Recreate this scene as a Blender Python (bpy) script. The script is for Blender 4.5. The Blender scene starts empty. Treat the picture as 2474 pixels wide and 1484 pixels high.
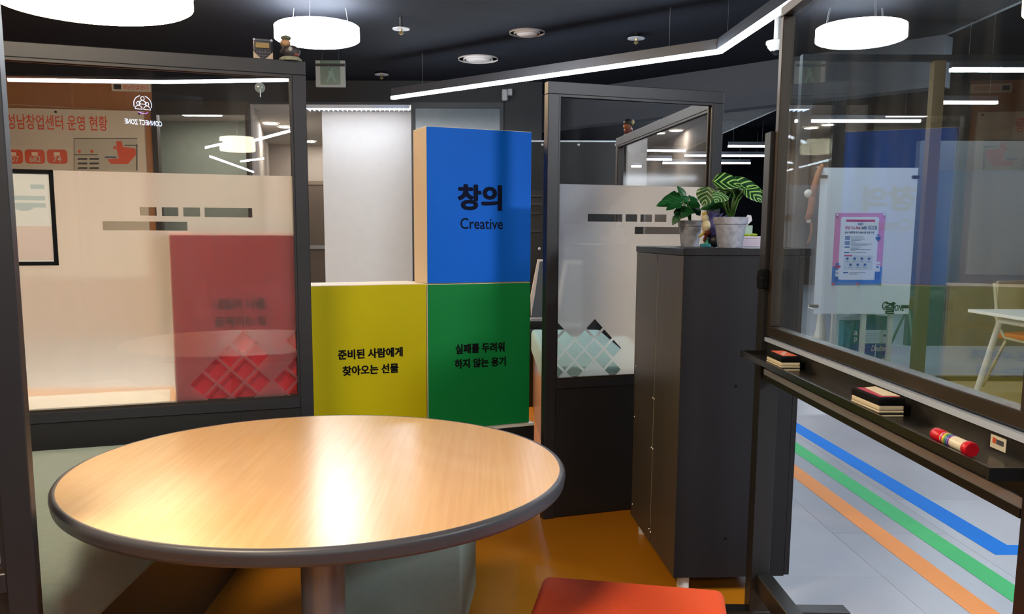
import bpy, bmesh, math, random
from mathutils import Vector, Matrix
random.seed(7)
S = bpy.context.scene
COL = S.collection
PI = math.pi

# ------------------------------------------------------------------ camera
FPX, CX, CY, PITCH, ROLL, HC = 2112., 1183., 859., .1359, -.0028, 1.29
cp, sp, cr, sr = math.cos(PITCH), math.sin(PITCH), math.cos(ROLL), math.sin(ROLL)
ax0, ay0, az0 = Vector((1, 0, 0)), Vector((0, -sp, -cp)), Vector((0, cp, -sp))
AX, AY, AZ = cr*ax0+sr*ay0, -sr*ax0+cr*ay0, az0
C0 = Vector((0, 0, HC))
cam = bpy.data.cameras.new('camera')
camo = bpy.data.objects.new('camera', cam)
COL.objects.link(camo)
camo.matrix_world = Matrix((( AX.x, -AY.x, -AZ.x, 0), (AX.y, -AY.y, -AZ.y, 0), (AX.z, -AY.z, -AZ.z, HC), (0, 0, 0, 1)))
cam.sensor_fit = 'HORIZONTAL'
cam.sensor_width = 36.
cam.lens = FPX/2474*36
cam.shift_x = (1237-CX)/2474
cam.shift_y = (CY-742)/2474
cam.clip_start = .05
cam.clip_end = 200
S.camera = camo
# ------------------------------------------------------------------ world, exposure
W = bpy.data.worlds.new('world')
S.world = W
W.use_nodes = True
W.node_tree.nodes['Background'].inputs[0].default_value = (.5, .6, .8, 1)
W.node_tree.nodes['Background'].inputs[1].default_value = .02
vs = S.view_settings
vs.view_transform = 'Standard'
vs.look = 'None'
vs.gamma = 1
vs.exposure = 1.85
vs.use_curve_mapping = False
# lamp strengths (shared by the lamps of the place and unseen ones added for light)
K_DRUM, K_DRUM_WARM, K_LED, K_ROOM = 9., 13., 25., 5.


def ray(x, y):
    return AX*((x-CX)/FPX)+AY*((y-CY)/FPX)+AZ
def onz(x, y, z=0):
    d = ray(x, y); return C0+d*((z-HC)/d.z)
def ony(x, y, Y):
    d = ray(x, y); return C0+d*(Y/d.y)
def onpl(x, y, p, n):
    d = ray(x, y); p = Vector(p); n = Vector(n); return C0+d*((p-C0).dot(n)/d.dot(n))


# ------------------------------------------------------------------ materials
def lin(c):
    c = c.lstrip('#')
    v = [int(c[i:i+2], 16)/255 for i in (0, 2, 4)]
    return tuple(x/12.92 if x <= .04045 else ((x+.055)/1.055)**2.4 for x in v)+(1,)
MATS = {}
def mat(name, col, rough=.5, metal=0., spec=.5, noise=0., nscale=8., bump=0., bscale=60., coat=0., stretch=None):
    if name in MATS: return MATS[name]
    m = bpy.data.materials.new(name); MATS[name] = m
    m.use_nodes = True
    nt = m.node_tree; N = nt.nodes; L = nt.links
    b = N['Principled BSDF']
    c = lin(col) if isinstance(col, str) else tuple(col)
    b.inputs['Base Color'].default_value = c
    b.inputs['Roughness'].default_value = rough
    b.inputs['Metallic'].default_value = metal
    b.inputs['Specular IOR Level'].default_value = spec
    b.inputs['Coat Weight'].default_value = coat
    if noise or bump:
        tc = N.new('ShaderNodeTexCoord')
        src = tc.outputs['Object']
        if stretch:
            mp = N.new('ShaderNodeMapping'); mp.inputs['Scale'].default_value = stretch
            L.new(src, mp.inputs['Vector']); src = mp.outputs['Vector']
    if noise:
        t = N.new('ShaderNodeTexNoise'); t.inputs['Scale'].default_value = nscale; t.inputs['Detail'].default_value = 5
        L.new(src, t.inputs['Vector'])
        r = N.new('ShaderNodeMapRange')
        r.inputs['From Min'].default_value = .25; r.inputs['From Max'].default_value = .75
        r.inputs['To Min'].default_value = 1-noise; r.inputs['To Max'].default_value = 1+noise
        L.new(t.outputs['Fac'], r.inputs['Value'])
        mx = N.new('ShaderNodeMix'); mx.data_type = 'RGBA'; mx.blend_type = 'MULTIPLY'
        mx.inputs[0].default_value = 1; mx.inputs[6].default_value = c
        L.new(r.outputs['Result'], mx.inputs[7]); L.new(mx.outputs[2], b.inputs['Base Color'])
    if bump:
        t = N.new('ShaderNodeTexNoise'); t.inputs['Scale'].default_value = bscale; t.inputs['Detail'].default_value = 3
        L.new(src, t.inputs['Vector'])
        bp = N.new('ShaderNodeBump'); bp.inputs['Strength'].default_value = bump; bp.inputs['Distance'].default_value = .01
        L.new(t.outputs['Fac'], bp.inputs['Height']); L.new(bp.outputs['Normal'], b.inputs['Normal'])
    return m
def emit(name, col, k):
    if name in MATS: return MATS[name]
    m = bpy.data.materials.new(name); MATS[name] = m
    m.use_nodes = True
    b = m.node_tree.nodes['Principled BSDF']
    c = lin(col) if isinstance(col, str) else tuple(col)
    b.inputs['Base Color'].default_value = c
    b.inputs['Emission Color'].default_value = c
    b.inputs['Emission Strength'].default_value = k
    return m
def glass(name, tint=(1, 1, 1, 1), dirt=.01, refl=1.):
    """thin pane: Schlick reflection over a clear body with a trace of dust"""
    m = bpy.data.materials.new(name); MATS[name] = m
    m.use_nodes = True
    nt = m.node_tree; N = nt.nodes; L = nt.links
    N.remove(N['Principled BSDF'])
    lw = N.new('ShaderNodeLayerWeight'); lw.inputs['Blend'].default_value = .5
    p = N.new('ShaderNodeMath'); p.operation = 'POWER'; p.inputs[1].default_value = 5
    L.new(lw.outputs['Facing'], p.inputs[0])
    a = N.new('ShaderNodeMath'); a.operation = 'MULTIPLY_ADD'; a.inputs[1].default_value = .96*refl; a.inputs[2].default_value = .04*refl
    L.new(p.outputs[0], a.inputs[0])
    tr = N.new('ShaderNodeBsdfTransparent'); tr.inputs[0].default_value = tint
    gl = N.new('ShaderNodeBsdfGlossy'); gl.inputs['Roughness'].default_value = 0; gl.inputs['Color'].default_value = (1, 1, 1, 1)
    m1 = N.new('ShaderNodeMixShader'); L.new(a.outputs[0], m1.inputs[0]); L.new(tr.outputs[0], m1.inputs[1]); L.new(gl.outputs[0], m1.inputs[2])
    di = N.new('ShaderNodeBsdfDiffuse'); di.inputs[0].default_value = (.75, .8, .85, 1)
    tc = N.new('ShaderNodeTexCoord'); mp = N.new('ShaderNodeMapping'); mp.inputs['Scale'].default_value = (3, 3, .8)
    L.new(tc.outputs['Object'], mp.inputs[0])
    nz = N.new('ShaderNodeTexNoise'); nz.inputs['Scale'].default_value = 3; nz.inputs['Detail'].default_value = 6
    L.new(mp.outputs[0], nz.inputs['Vector'])
    mr = N.new('ShaderNodeMapRange'); mr.inputs['From Min'].default_value = .45; mr.inputs['From Max'].default_value = .75
    mr.inputs['To Min'].default_value = dirt*.4; mr.inputs['To Max'].default_value = dirt*3
    L.new(nz.outputs['Fac'], mr.inputs['Value'])
    m2 = N.new('ShaderNodeMixShader'); L.new(mr.outputs[0], m2.inputs[0]); L.new(m1.outputs[0], m2.inputs[1]); L.new(di.outputs[0], m2.inputs[2])
    L.new(m2.outputs[0], N['Material Output'].inputs[0])
    return m
def film_mat(name, diff=.06, transl=.46, rough=.16, col=(.9, .92, .92, 1)):
    """frosted film: a little front scatter, a wide forward lobe and a narrow blurred see-through lobe"""
    m = bpy.data.materials.new(name); MATS[name] = m
    m.use_nodes = True
    nt = m.node_tree; N = nt.nodes; L = nt.links
    N.remove(N['Principled BSDF'])
    rf = N.new('ShaderNodeBsdfRefraction'); rf.inputs['IOR'].default_value = 1.2; rf.inputs['Roughness'].default_value = rough; rf.inputs[0].default_value = col
    di = N.new('ShaderNodeBsdfDiffuse'); di.inputs[0].default_value = col
    tl = N.new('ShaderNodeBsdfTranslucent'); tl.inputs[0].default_value = col
    m1 = N.new('ShaderNodeMixShader'); m1.inputs[0].default_value = transl/(diff+transl); L.new(di.outputs[0], m1.inputs[1]); L.new(tl.outputs[0], m1.inputs[2])
    m2 = N.new('ShaderNodeMixShader'); m2.inputs[0].default_value = diff+transl; L.new(rf.outputs[0], m2.inputs[1]); L.new(m1.outputs[0], m2.inputs[2])
    L.new(m2.outputs[0], N['Material Output'].inputs[0])
    return m
def wood_mat():
    m = mat('table_wood', '#dfab6c', .27, spec=.55)
    N = m.node_tree.nodes; L = m.node_tree.links; b = N['Principled BSDF']
    tc = N.new('ShaderNodeTexCoord'); mp = N.new('ShaderNodeMapping')
    mp.inputs['Rotation'].default_value = (0, 0, .12); mp.inputs['Scale'].default_value = (1, .3, 1)
    L.new(tc.outputs['Object'], mp.inputs[0])
    nz = N.new('ShaderNodeTexNoise'); nz.inputs['Scale'].default_value = 3.5; nz.inputs['Detail'].default_value = 3; nz.inputs['Distortion'].default_value = .6
    L.new(mp.outputs[0], nz.inputs['Vector'])
    w = N.new('ShaderNodeMath'); w.operation = 'MULTIPLY'; w.inputs[1].default_value = 26
    L.new(nz.outputs['Fac'], w.inputs[0])
    s = N.new('ShaderNodeMath'); s.operation = 'SINE'; L.new(w.outputs[0], s.inputs[0])
    mp2 = N.new('ShaderNodeMapping'); mp2.inputs['Rotation'].default_value = (0, 0, .12); mp2.inputs['Scale'].default_value = (1, .02, 1)
    L.new(tc.outputs['Object'], mp2.inputs[0])
    f = N.new('ShaderNodeTexNoise'); f.inputs['Scale'].default_value = 120; f.inputs['Detail'].default_value = 3
    L.new(mp2.outputs[0], f.inputs['Vector'])
    ad = N.new('ShaderNodeMath'); ad.operation = 'MULTIPLY_ADD'; ad.inputs[1].default_value = .1; L.new(s.outputs[0], ad.inputs[0]); L.new(f.outputs['Fac'], ad.inputs[2])
    cr_ = N.new('ShaderNodeValToRGB')
    cr_.color_ramp.elements[0].position = .2; cr_.color_ramp.elements[0].color = lin('#e0ae6e')
    cr_.color_ramp.elements[1].position = .8; cr_.color_ramp.elements[1].color = lin('#e9bb80')
    L.new(ad.outputs[0], cr_.inputs[0]); L.new(cr_.outputs[0], b.inputs['Base Color'])
    return m
def tile_mat():
    m = mat('grey_vinyl', '#a9aebb', .32, spec=.5, noise=.1, nscale=2.2, stretch=(1, .6, 1))
    N = m.node_tree.nodes; L = m.node_tree.links; b = N['Principled BSDF']
    oi = N.new('ShaderNodeObjectInfo'); mr = N.new('ShaderNodeMapRange')
    mr.inputs['To Min'].default_value = .93; mr.inputs['To Max'].default_value = 1.06
    L.new(oi.outputs['Random'], mr.inputs['Value'])
    mx = N.new('ShaderNodeMix'); mx.data_type = 'RGBA'; mx.blend_type = 'MULTIPLY'; mx.inputs[0].default_value = 1
    old = b.inputs['Base Color'].links[0].from_socket
    L.new(old, mx.inputs[6]); L.new(mr.outputs[0], mx.inputs[7]); L.new(mx.outputs[2], b.inputs['Base Color'])
    return m
def leaf_mat(name, dark, light, stripes):
    m = mat(name, dark, .38, spec=.5)
    N = m.node_tree.nodes; L = m.node_tree.links; b = N['Principled BSDF']
    uv = N.new('ShaderNodeUVMap'); sx = N.new('ShaderNodeSeparateXYZ'); L.new(uv.outputs[0], sx.inputs[0])
    ab = N.new('ShaderNodeMath'); ab.operation = 'ABSOLUTE'; L.new(sx.outputs[0], ab.inputs[0])
    v = N.new('ShaderNodeMath'); v.operation = 'MULTIPLY_ADD'; v.inputs[1].default_value = -.35; L.new(ab.outputs[0], v.inputs[0]); L.new(sx.outputs[1], v.inputs[2])
    k = N.new('ShaderNodeMath'); k.operation = 'MULTIPLY'; k.inputs[1].default_value = 6.28*stripes; L.new(v.outputs[0], k.inputs[0])
    s = N.new('ShaderNodeMath'); s.operation = 'SINE'; L.new(k.outputs[0], s.inputs[0])
    r = N.new('ShaderNodeValToRGB')
    r.color_ramp.elements[0].position = .35; r.color_ramp.elements[0].color = lin(dark)
    r.color_ramp.elements[1].position = .9; r.color_ramp.elements[1].color = lin(light)
    L.new(s.outputs[0], r.inputs[0])
    L.new(r.outputs[0], b.inputs['Base Color'])
    return m

BLK = mat('frame_black', '#26262b', .42, spec=.5, noise=.06, nscale=20)
BLKP = mat('panel_black', '#1c1b1c', .5, noise=.06, nscale=10)
BRONZE = mat('board_bronze', '#332b25', .42, metal=.3, noise=.08, nscale=15)
ALU = mat('aluminium', '#c0cfe8', .35, metal=.1)
WHITE = mat('white_paint', '#e6e4e0', .5)
CREAM = mat('cream_panel', '#ecdcc6', .5, noise=.02)
INK = mat('ink_black', '#0e1013', .7, spec=.1)
SOFT_GREY = mat('grey_plastic', '#9a9ca0', .45)
GLASS = glass('pane_glass', dirt=.006)
GLASS_BOARD = glass('board_glass', tint=(.9, .95, .95, 1), dirt=.01, refl=1.25)
FILM = film_mat('frosted_film')
DARKM = mat('dark_grey_paint', '#17191c', .8, noise=.05)


# ------------------------------------------------------------------ mesh helpers
class MB:
    def __init__(s): s.v = []; s.f = []
    def add(s, vs_, fs):
        o = len(s.v); s.v += [tuple(v) for v in vs_]; s.f += [tuple(i+o for i in f) for f in fs]; return s
    def box(s, x0, x1, y0, y1, z0, z1):
        return s.add([(x0, y0, z0), (x1, y0, z0), (x1, y1, z0), (x0, y1, z0), (x0, y0, z1), (x1, y0, z1), (x1, y1, z1), (x0, y1, z1)],
                     [(0, 3, 2, 1), (4, 5, 6, 7), (0, 1, 5, 4), (1, 2, 6, 5), (2, 3, 7, 6), (3, 0, 4, 7)])
    def prism(s, pts, z0, z1):          # pts counter-clockwise in xy
        n = len(pts)
        return s.add([(p[0], p[1], z0) for p in pts]+[(p[0], p[1], z1) for p in pts],
                     [tuple(range(n-1, -1, -1)), tuple(range(n, 2*n))]+[(i, (i+1) % n, n+(i+1) % n, n+i) for i in range(n)])
    def plate(s, pts, y0, y1):          # pts in xz
        n = len(pts)
        return s.add([(p[0], y0, p[1]) for p in pts]+[(p[0], y1, p[1]) for p in pts],
                     [tuple(range(n)), tuple(range(2*n-1, n-1, -1))]+[(i, n+i, n+(i+1) % n, (i+1) % n) for i in range(n)])
    def lathe(s, prof, n=32, c=(0, 0, 0), cap=True):
        v = []
        for r, z in prof:
            for k in range(n):
                a = 2*PI*k/n; v.append((c[0]+r*math.cos(a), c[1]+r*math.sin(a), c[2]+z))
        f = []
        for i in range(len(prof)-1):
            for k in range(n):
                k2 = (k+1) % n; f.append((i*n+k, i*n+k2, (i+1)*n+k2, (i+1)*n+k))
        if cap:
            f.append(tuple(range(n-1, -1, -1))); f.append(tuple((len(prof)-1)*n+k for k in range(n)))
        return s.add(v, f)
    def tube(s, pts, r, n=8):
        pts = [Vector(p) for p in pts]; v = []; rr = r if isinstance(r, (list, tuple)) else [r]*len(pts)
        up = None
        for i, p in enumerate(pts):
            t = (pts[min(i+1, len(pts)-1)]-pts[max(i-1, 0)]).normalized()
            if up is None:
                up = Vector((0, 0, 1)) if abs(t.z) < .9 else Vector((1, 0, 0))
            a = t.cross(up).normalized(); b = a.cross(t).normalized(); up = b
            for k in range(n):
                q = 2*PI*k/n; v.append(tuple(p+(a*math.cos(q)+b*math.sin(q))*rr[i]))
        f = []
        for i in range(len(pts)-1):
            for k in range(n):
                k2 = (k+1) % n; f.append((i*n+k, (i+1)*n+k, (i+1)*n+k2, i*n+k2))
        f.append(tuple(range(n))); f.append(tuple((len(pts)-1)*n+k for k in range(n-1, -1, -1)))
        return s.add(v, f)
    def ball(s, c, r, nu=14, nv=9):
        if not isinstance(r, (tuple, list)): r = (r, r, r)
        v = [(c[0], c[1], c[2]-r[2])]
        for i in range(1, nv):
            t = PI*i/nv
            for k in range(nu):
                a = 2*PI*k/nu; v.append((c[0]+r[0]*math.sin(t)*math.cos(a), c[1]+r[1]*math.sin(t)*math.sin(a), c[2]-r[2]*math.cos(t)))
        v.append((c[0], c[1], c[2]+r[2]))
        f = [(0, 1+(k+1) % nu, 1+k) for k in range(nu)]
        for i in range(nv-2):
            for k in range(nu):
                k2 = (k+1) % nu; f.append((1+i*nu+k, 1+i*nu+k2, 1+(i+1)*nu+k2, 1+(i+1)*nu+k))
        b = 1+(nv-2)*nu
        f += [(b+k, b+(k+1) % nu, len(v)-1) for k in range(nu)]
        return s.add(v, f)
    def build(s, name, m, parent=None, bevel=0., seg=2, smooth=False, loc=None, rotz=None):
        me = bpy.data.meshes.new(name); me.from_pydata(s.v, [], s.f)
        if bevel:
            bm = bmesh.new(); bm.from_mesh(me)
            bmesh.ops.bevel(bm, geom=[e for e in bm.edges if len(e.link_faces) == 2 and e.calc_face_angle(0) > .5], offset=bevel, segments=seg, affect='EDGES', profile=.5)
            bm.to_mesh(me); bm.free()
        if smooth:
            for p in me.polygons: p.use_smooth = True
            if smooth == 'auto': me.set_sharp_from_angle(angle=.7)
        me.materials.append(m)
        o = bpy.data.objects.new(name, me); COL.objects.link(o)
        if parent: o.parent = parent
        if loc is not None: o.location = loc
        if rotz is not None: o.rotation_euler = (0, 0, rotz)
        return o
def B(*a): return MB().box(*a)
def thing(name, label, cat, loc=(0, 0, 0), rotz=0., group=None):
    o = bpy.data.objects.new(name, None); COL.objects.link(o)
    o.empty_display_size = .1
    o.location = loc; o.rotation_euler = (0, 0, rotz); o['label'] = label; o['category'] = cat
    if group: o['group'] = group
    return o
def tag(o, label, cat, group=None):
    o['label'] = label; o['category'] = cat
    if group: o['group'] = group
    return o
def struct(o): o['kind'] = 'structure'; return o
def curve_mesh(outer, holes):
    """flat filled mesh (xy) with holes"""
    c = bpy.data.curves.new('tmp', 'CURVE'); c.dimensions = '2D'; c.fill_mode = 'BOTH'
    for pts in [outer]+holes:
        sp_ = c.splines.new('POLY'); sp_.points.add(len(pts)-1)
        for i, p in enumerate(pts): sp_.points[i].co = (p[0], p[1], 0, 1)
        sp_.use_cyclic_u = True
    o = bpy.data.objects.new('tmp', c); COL.objects.link(o)
    dg = bpy.context.evaluated_depsgraph_get()
    me = bpy.data.meshes.new_from_object(o.evaluated_get(dg))
    bpy.data.objects.remove(o); bpy.data.curves.remove(c)
    return me
def text(body, w, h, m, parent, loc, bold=0., name='lettering', shear=0., rotz=0., tilt=0.):
    """print: a flat filled mesh facing local -y, centred on loc, fitted to w x h"""
    c = bpy.data.curves.new('tmp', 'FONT'); c.body = body; c.size = 1; c.offset = min(bold, .012); c.resolution_u = 3; c.shear = shear
    o = bpy.data.objects.new('tmp', c); COL.objects.link(o)
    dg = bpy.context.evaluated_depsgraph_get()
    me = bpy.data.meshes.new_from_object(o.evaluated_get(dg)); me.name = name
    bpy.data.objects.remove(o); bpy.data.curves.remove(c)
    if not me.vertices: return None
    ex_ = bold-.012
    if ex_ > .004:                      # heavier strokes: overlaid shifted copies of the glyphs
        vv = [v.co.copy() for v in me.vertices]; ff = [tuple(p.vertices) for p in me.polygons]
        V2, F2 = [], []
        for n_, (dx_, dy_) in enumerate(((0, 0), (1, 0), (-1, 0), (0, .7), (0, -.7), (.7, .5), (-.7, .5), (.7, -.5), (-.7, -.5))):
            o_ = len(V2); V2 += [(q.x+dx_*ex_, q.y+dy_*ex_, n_*.0004) for q in vv]; F2 += [tuple(i+o_ for i in f) for f in ff]
        bpy.data.meshes.remove(me); me = bpy.data.meshes.new(name); me.from_pydata(V2, [], F2)
    xs = [v.co.x for v in me.vertices]; ys = [v.co.y for v in me.vertices]
    x0, x1, y0, y1 = min(xs), max(xs), min(ys), max(ys)
    kx = w/(x1-x0); ky = (h/(y1-y0)) if h else kx
    for v in me.vertices:
        v.co = ((v.co.x-(x0+x1)/2)*kx, -v.co.z*kx, (v.co.y-(y0+y1)/2)*ky)
    me.materials.append(m)
    o = bpy.data.objects.new(name, me); COL.objects.link(o); o.parent = parent; o.location = loc; o.rotation_euler = (0, tilt, rotz)
    return o
def clip_poly(poly, x0, x1, z0, z1):
    def cl(p, ins, inter):
        out = []
        for i in range(len(p)):
            a, b = p[i-1], p[i]
            if ins(b):
                if not ins(a): out.append(inter(a, b))
                out.append(b)
            elif ins(a): out.append(inter(a, b))
        return out
    ix = lambda X: (lambda a, b: (X, a[1]+(b[1]-a[1])*(X-a[0])/(b[0]-a[0])))
    iz = lambda Z: (lambda a, b: (a[0]+(b[0]-a[0])*(Z-a[1])/(b[1]-a[1]), Z))
    for ins, it in ((lambda q: q[0] >= x0, ix(x0)), (lambda q: q[0] <= x1, ix(x1)), (lambda q: q[1] >= z0, iz(z0)), (lambda q: q[1] <= z1, iz(z1))):
        if poly: poly = cl(poly, ins, it)
    return poly
def rrect(x0, x1, z0, z1, r, n=4):
    p = []
    for cx_, cz_, a0 in ((x1-r, z0+r, -PI/2), (x1-r, z1-r, 0), (x0+r, z1-r, PI/2), (x0+r, z0+r, PI)):
        for k in range(n+1):
            a = a0+PI/2*k/n; p.append((cx_+r*math.cos(a), cz_+r*math.sin(a)))
    return p

# ================================================================== THE SETTING
CEIL = 3.5
floor = struct(MB().box(-14, 14, -18, 24, -.05, -.006).build('floor', mat('subfloor', '#6e6f74', .6)))
ORANGE_FLOOR = mat('orange_vinyl', '#b87412', .33, noise=.05, nscale=4, bump=.03, bscale=200)
MB().prism([(-9, .2), (.985, .2), (1.03, 3.0), (1.2, 8.2), (-9, 8.2)], -.006, 0).build('floor_covering', ORANGE_FLOOR, floor)
GREY = tile_mat()
MB().prism([(1.2, 8.2), (9, 8.2), (9, 23.9), (-9, 23.9), (-9, 8.2)], -.006, 0).build('floor_covering', GREY, floor)
MB().prism([(-9, -17.9), (9, -17.9), (9, .2), (-9, .2)], -.006, 0).build('floor_covering', mat('rear_floor_dark', '#3a3a40', .9, noise=.1, nscale=80), floor)  # unseen rear floor, made dark to subdue its reflection in the left glass
MB().prism([(4.51, .2), (9, .2), (9, 8.2), (4.51, 8.2)], -.006, 0).build('floor_covering', GREY, floor)
tile_me = {}
def tile(x0, x1, y0, y1):
    key = (round(x1-x0, 3), round(y1-y0, 3))
    if key not in tile_me:
        o = B(0, x1-x0, 0, y1-y0, -.006, 0).build('floor_tile', GREY, floor); tile_me[key] = o.data
    else:
        o = bpy.data.objects.new('floor_tile', tile_me[key]); COL.objects.link(o); o.parent = floor
    o.location = (x0, y0, 0)
for i in range(6):
    x0 = 1.51+.5*i
    yy = .2+(0 if i % 2 else .5)
    if yy > .2: tile(x0, x0+.4985, .2, yy-.0015)
    while yy < 8.2:
        y1 = min(yy+1.0, 8.2); tile(x0, x0+.4985, yy, y1-.0015); yy += 1.0
for j in range(8):                       # the strip cut along the orange edge
    y0, y1 = .2+j, min(1.2+j, 8.2)
    ex = lambda y: .985+(y-.2)*.045/2.8 if y < 3 else 1.03+(y-3)*.17/5.2
    MB().prism([(ex(y0)+.003, y0), (1.5085, y0), (1.5085, y1-.0015), (ex(y1)+.003, y1-.0015)], -.006, 0).build('floor_tile', GREY, floor)
# tape stripes 0.1 m wide, 0.1 m apart
STR = [('blue', '#1a82ee', [(2.1, 9), (2.0, 9), (2.075, 3.44), (2.6, 3.44), (2.6, 3.555), (2.19, 3.555)]),
       ('green', '#58cc84', [(1.9, 9), (1.8, 9), (1.885, 1.5), (1.985, 1.5)]),
       ('orange', '#ffa866', [(1.7, 9), (1.6, 9), (1.68, 1.5), (1.78, 1.5)])]
for nm, c, pts in STR:
    tag(MB().prism(pts, .0002, .0012).build('floor_stripe', mat('tape_'+nm, c, .6, spec=.15, noise=.02)), nm+' tape stripe running along the grey corridor floor', 'stripe', 'floor stripes')

CEILM = mat('ceiling_black', '#1b1d23', .9, spec=.08, noise=.12, nscale=2)
ceil = struct(MB().prism([(-14, -18), (5, -18), (5, 24), (-14, 24)], CEIL, CEIL+.1).build('ceiling', CEILM))
MB().box(5, 14, -18, 24, 4.2, 4.3).build('upper_ceiling', CEILM, ceil)
B(5, 5.05, -18, 24, CEIL, 4.2).build('fascia', mat('fascia_grey', '#33383e', .7), ceil)
SOFF = mat('soffit_grey', '#1f2327', .85, spec=.15, noise=.05)
sof = struct(MB().prism([(-2.4, -2), (4.6, -2), (4.6, 7.4), (-.55, 7.4), (-.85, 7.33), (-1.2, 7.08), (-1.6, 6.62), (-1.95, 6.0), (-2.25, 5.0), (-2.4, 4.0)], 3.2, CEIL).build('ceiling_soffit', SOFF))
struct(B(-14, -13.9, -18, 24, 0, CEIL).build('wall_left', DARKM))
struct(B(13.9, 14, -18, 24, 0, 4.3).build('wall_right', DARKM))
struct(B(-14, 14, 23.9, 24, 0, 4.3).build('wall_far', mat('night_glass', '#0a0c10', .15)))
struct(B(-14, 14, -18.1, -18, 0, 4.3).build('wall_behind', mat('rear_wall', '#55504a', .8)))

# ------------------------------------------------------------------ far facade, 13 m away
def slab(name, p0, p1, z0, z1, th, m, parent=None):
    p0 = Vector(p0); p1 = Vector(p1); t = (p1-p0).normalized(); n = Vector((-t.y, t.x))*th
    return MB().prism([p0, p1, p1+n, p0+n], z0, z1).build(name, m, parent)
def fx(px, Y=13): return (px-CX)/FPX*Y*.995
ORW = mat('orange_wall', '#9a6638', .75, noise=.04)
LW = (fx(386), 13.0)
LWE = (LW[0]-7*math.cos(.16), LW[1]-7*math.sin(.16))
struct(slab('wall_orange', LWE, LW, 0, CEIL, .2, ORW))
struct(slab('wall_bulkhead', (fx(386), 13), (fx(1216), 13), 3.2, CEIL, .25, mat('bulkhead_grey', '#25282b', .8)))
struct(slab('trim_1', (fx(384), 12.95), (fx(397), 12.95), 0, 3.2, .12, mat('dark_bronze', '#2e2822', .5)))
struct(slab('trim_2', (fx(604), 12.98), (fx(612), 12.98), 0, 3.2, .12, MATS['dark_bronze']))
struct(slab('trim_3', (fx(397), 12.97), (fx(604), 12.97), 3.02, 3.2, .1, MATS['dark_bronze']))
struct(slab('wall_glass_room', (fx(360, 15.2), 15.2), (fx(625, 15.2), 15.2), 0, 3.2, .1, mat('sage_wall', '#7d8478', .6, noise=.05)))
struct(slab('window_1', (fx(397), 13.0), (fx(604), 13.0), 0, 3.02, .012, GLASS))
ROOMW = mat('room_white', '#e2e1df', .7, noise=.02)
struct(slab('wall_white', (fx(785, 14), 14), (fx(996, 14), 14), 0, 3.2, .15, ROOMW))
struct(slab('wall_white_return', (fx(785, 14), 14), (fx(785, 14)-.02, 19), 0, 3.2, -.12, ROOMW))
struct(slab('wall_corridor_end', (-6, 19), (-2.0, 19), 0, 3.2, .12, mat('corridor_beige', '#b8aca2', .75)))
struct(slab('wall_corridor_side', (fx(612), 13.2), (-4.7, 19), 0, 3.2, .1, MATS['corridor_beige']))
ctile = struct(MB().prism([(-7, 13.25), (-1.0, 13.25), (-1.0, 19.2), (-7, 19.2)], 3.2, 3.26).build('ceiling_white', mat('acoustic_tile', '#b9b4ac', .85)))
for k in range(3):
    B(-3.6+k*.9, -3.59+k*.9, 13.26, 14.0, 3.196, 3.2).build('tile_joint', mat('joint_grey', '#7b776f', .8), ctile)
dr = struct(thing('door_1', 'brown panelled door at the end of the white corridor', 'door', (fx(770, 18.95), 18.93, 0)))
del dr['category'], dr['label']
dl_ = B(-.42, .42, 0, .05, 0, 2.36).build('door_leaf', mat('door_brown', '#6d6056', .5), dr)
B(-.5, -.42, -.02, .06, 0, 2.44).build('door_frame', mat('door_frame_brown', '#857868', .5), dr)
B(.42, .5, -.02, .06, 0, 2.44).build('door_frame', MATS['door_frame_brown'], dr)
B(-.42, .42, -.02, .06, 2.36, 2.44).build('door_frame', MATS['door_frame_brown'], dr)
B(-.25, .35, -.06, -.02, 1.0, 1.08).build('push_bar', SOFT_GREY, dl_)
# glazed panel right of the white wall
w2 = struct(slab('window_2', (fx(1004), 13.05), (fx(1206), 13.05), 0, 3.12, .02, mat('sage_glass', '#566066', .25, noise=.05)))
struct(slab('trim_4', (fx(996), 13.0), (fx(1005), 13.0), 0, 3.2, .1, mat('blue_black', '#1a1e25', .5)))
struct(slab('trim_5', (fx(1206), 13.0), (fx(1214), 13.0), 0, 3.2, .1, MATS['blue_black']))
struct(slab('trim_6', (fx(1005), 13.0), (fx(1206), 13.0), 3.12, 3.2, .1, MATS['blue_black']))
struct(slab('wall_dark', (fx(1214), 13.05), (.75, 13.05), 0, CEIL, .2, mat('wall_navy_black', '#121519', .6)))
struct(slab('ceiling_bulkhead', (-.3, 15.3), (5.0, 10.0), 2.95, CEIL, .25, mat('bulkhead_light', '#4a4d54', .8)))

# info board on the orange wall
ib = thing('information_board', 'cream wall board with orange headline, number tiles and floor plan', 'sign', (LW[0], LW[1], 0), .16)
def ibp(px, py):
    n = Vector((math.sin(.16), -math.cos(.16), 0)); p = onpl(px, py, (LW[0], LW[1], 0), n)-Vector((LW[0], LW[1], 0))
    return (p.x*math.cos(.16)+p.y*math.sin(.16), p.z)
CRB = mat('board_cream', '#c9bca4', .5)
x1, z1 = ibp(349, 270); x0, _ = ibp(-180, 260)
B(x0, x1, -.06, -.005, .75, z1).build('panel', CRB, ib)
ORP = mat('print_orange', '#d2502a', .6)
IBP = lambda px, py: (ibp(px, py)[0], -.063, ibp(px, py)[1])
a = ibp(20, 293); b = ibp(262, 293)
text('성남창업센터 운영 현황', b[0]-a[0], .21, ORP, ib, ((a[0]+b[0])/2, -.063, a[1]-.01), .012)
DKP = mat('print_dark', '#2a2622', .6)
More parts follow.
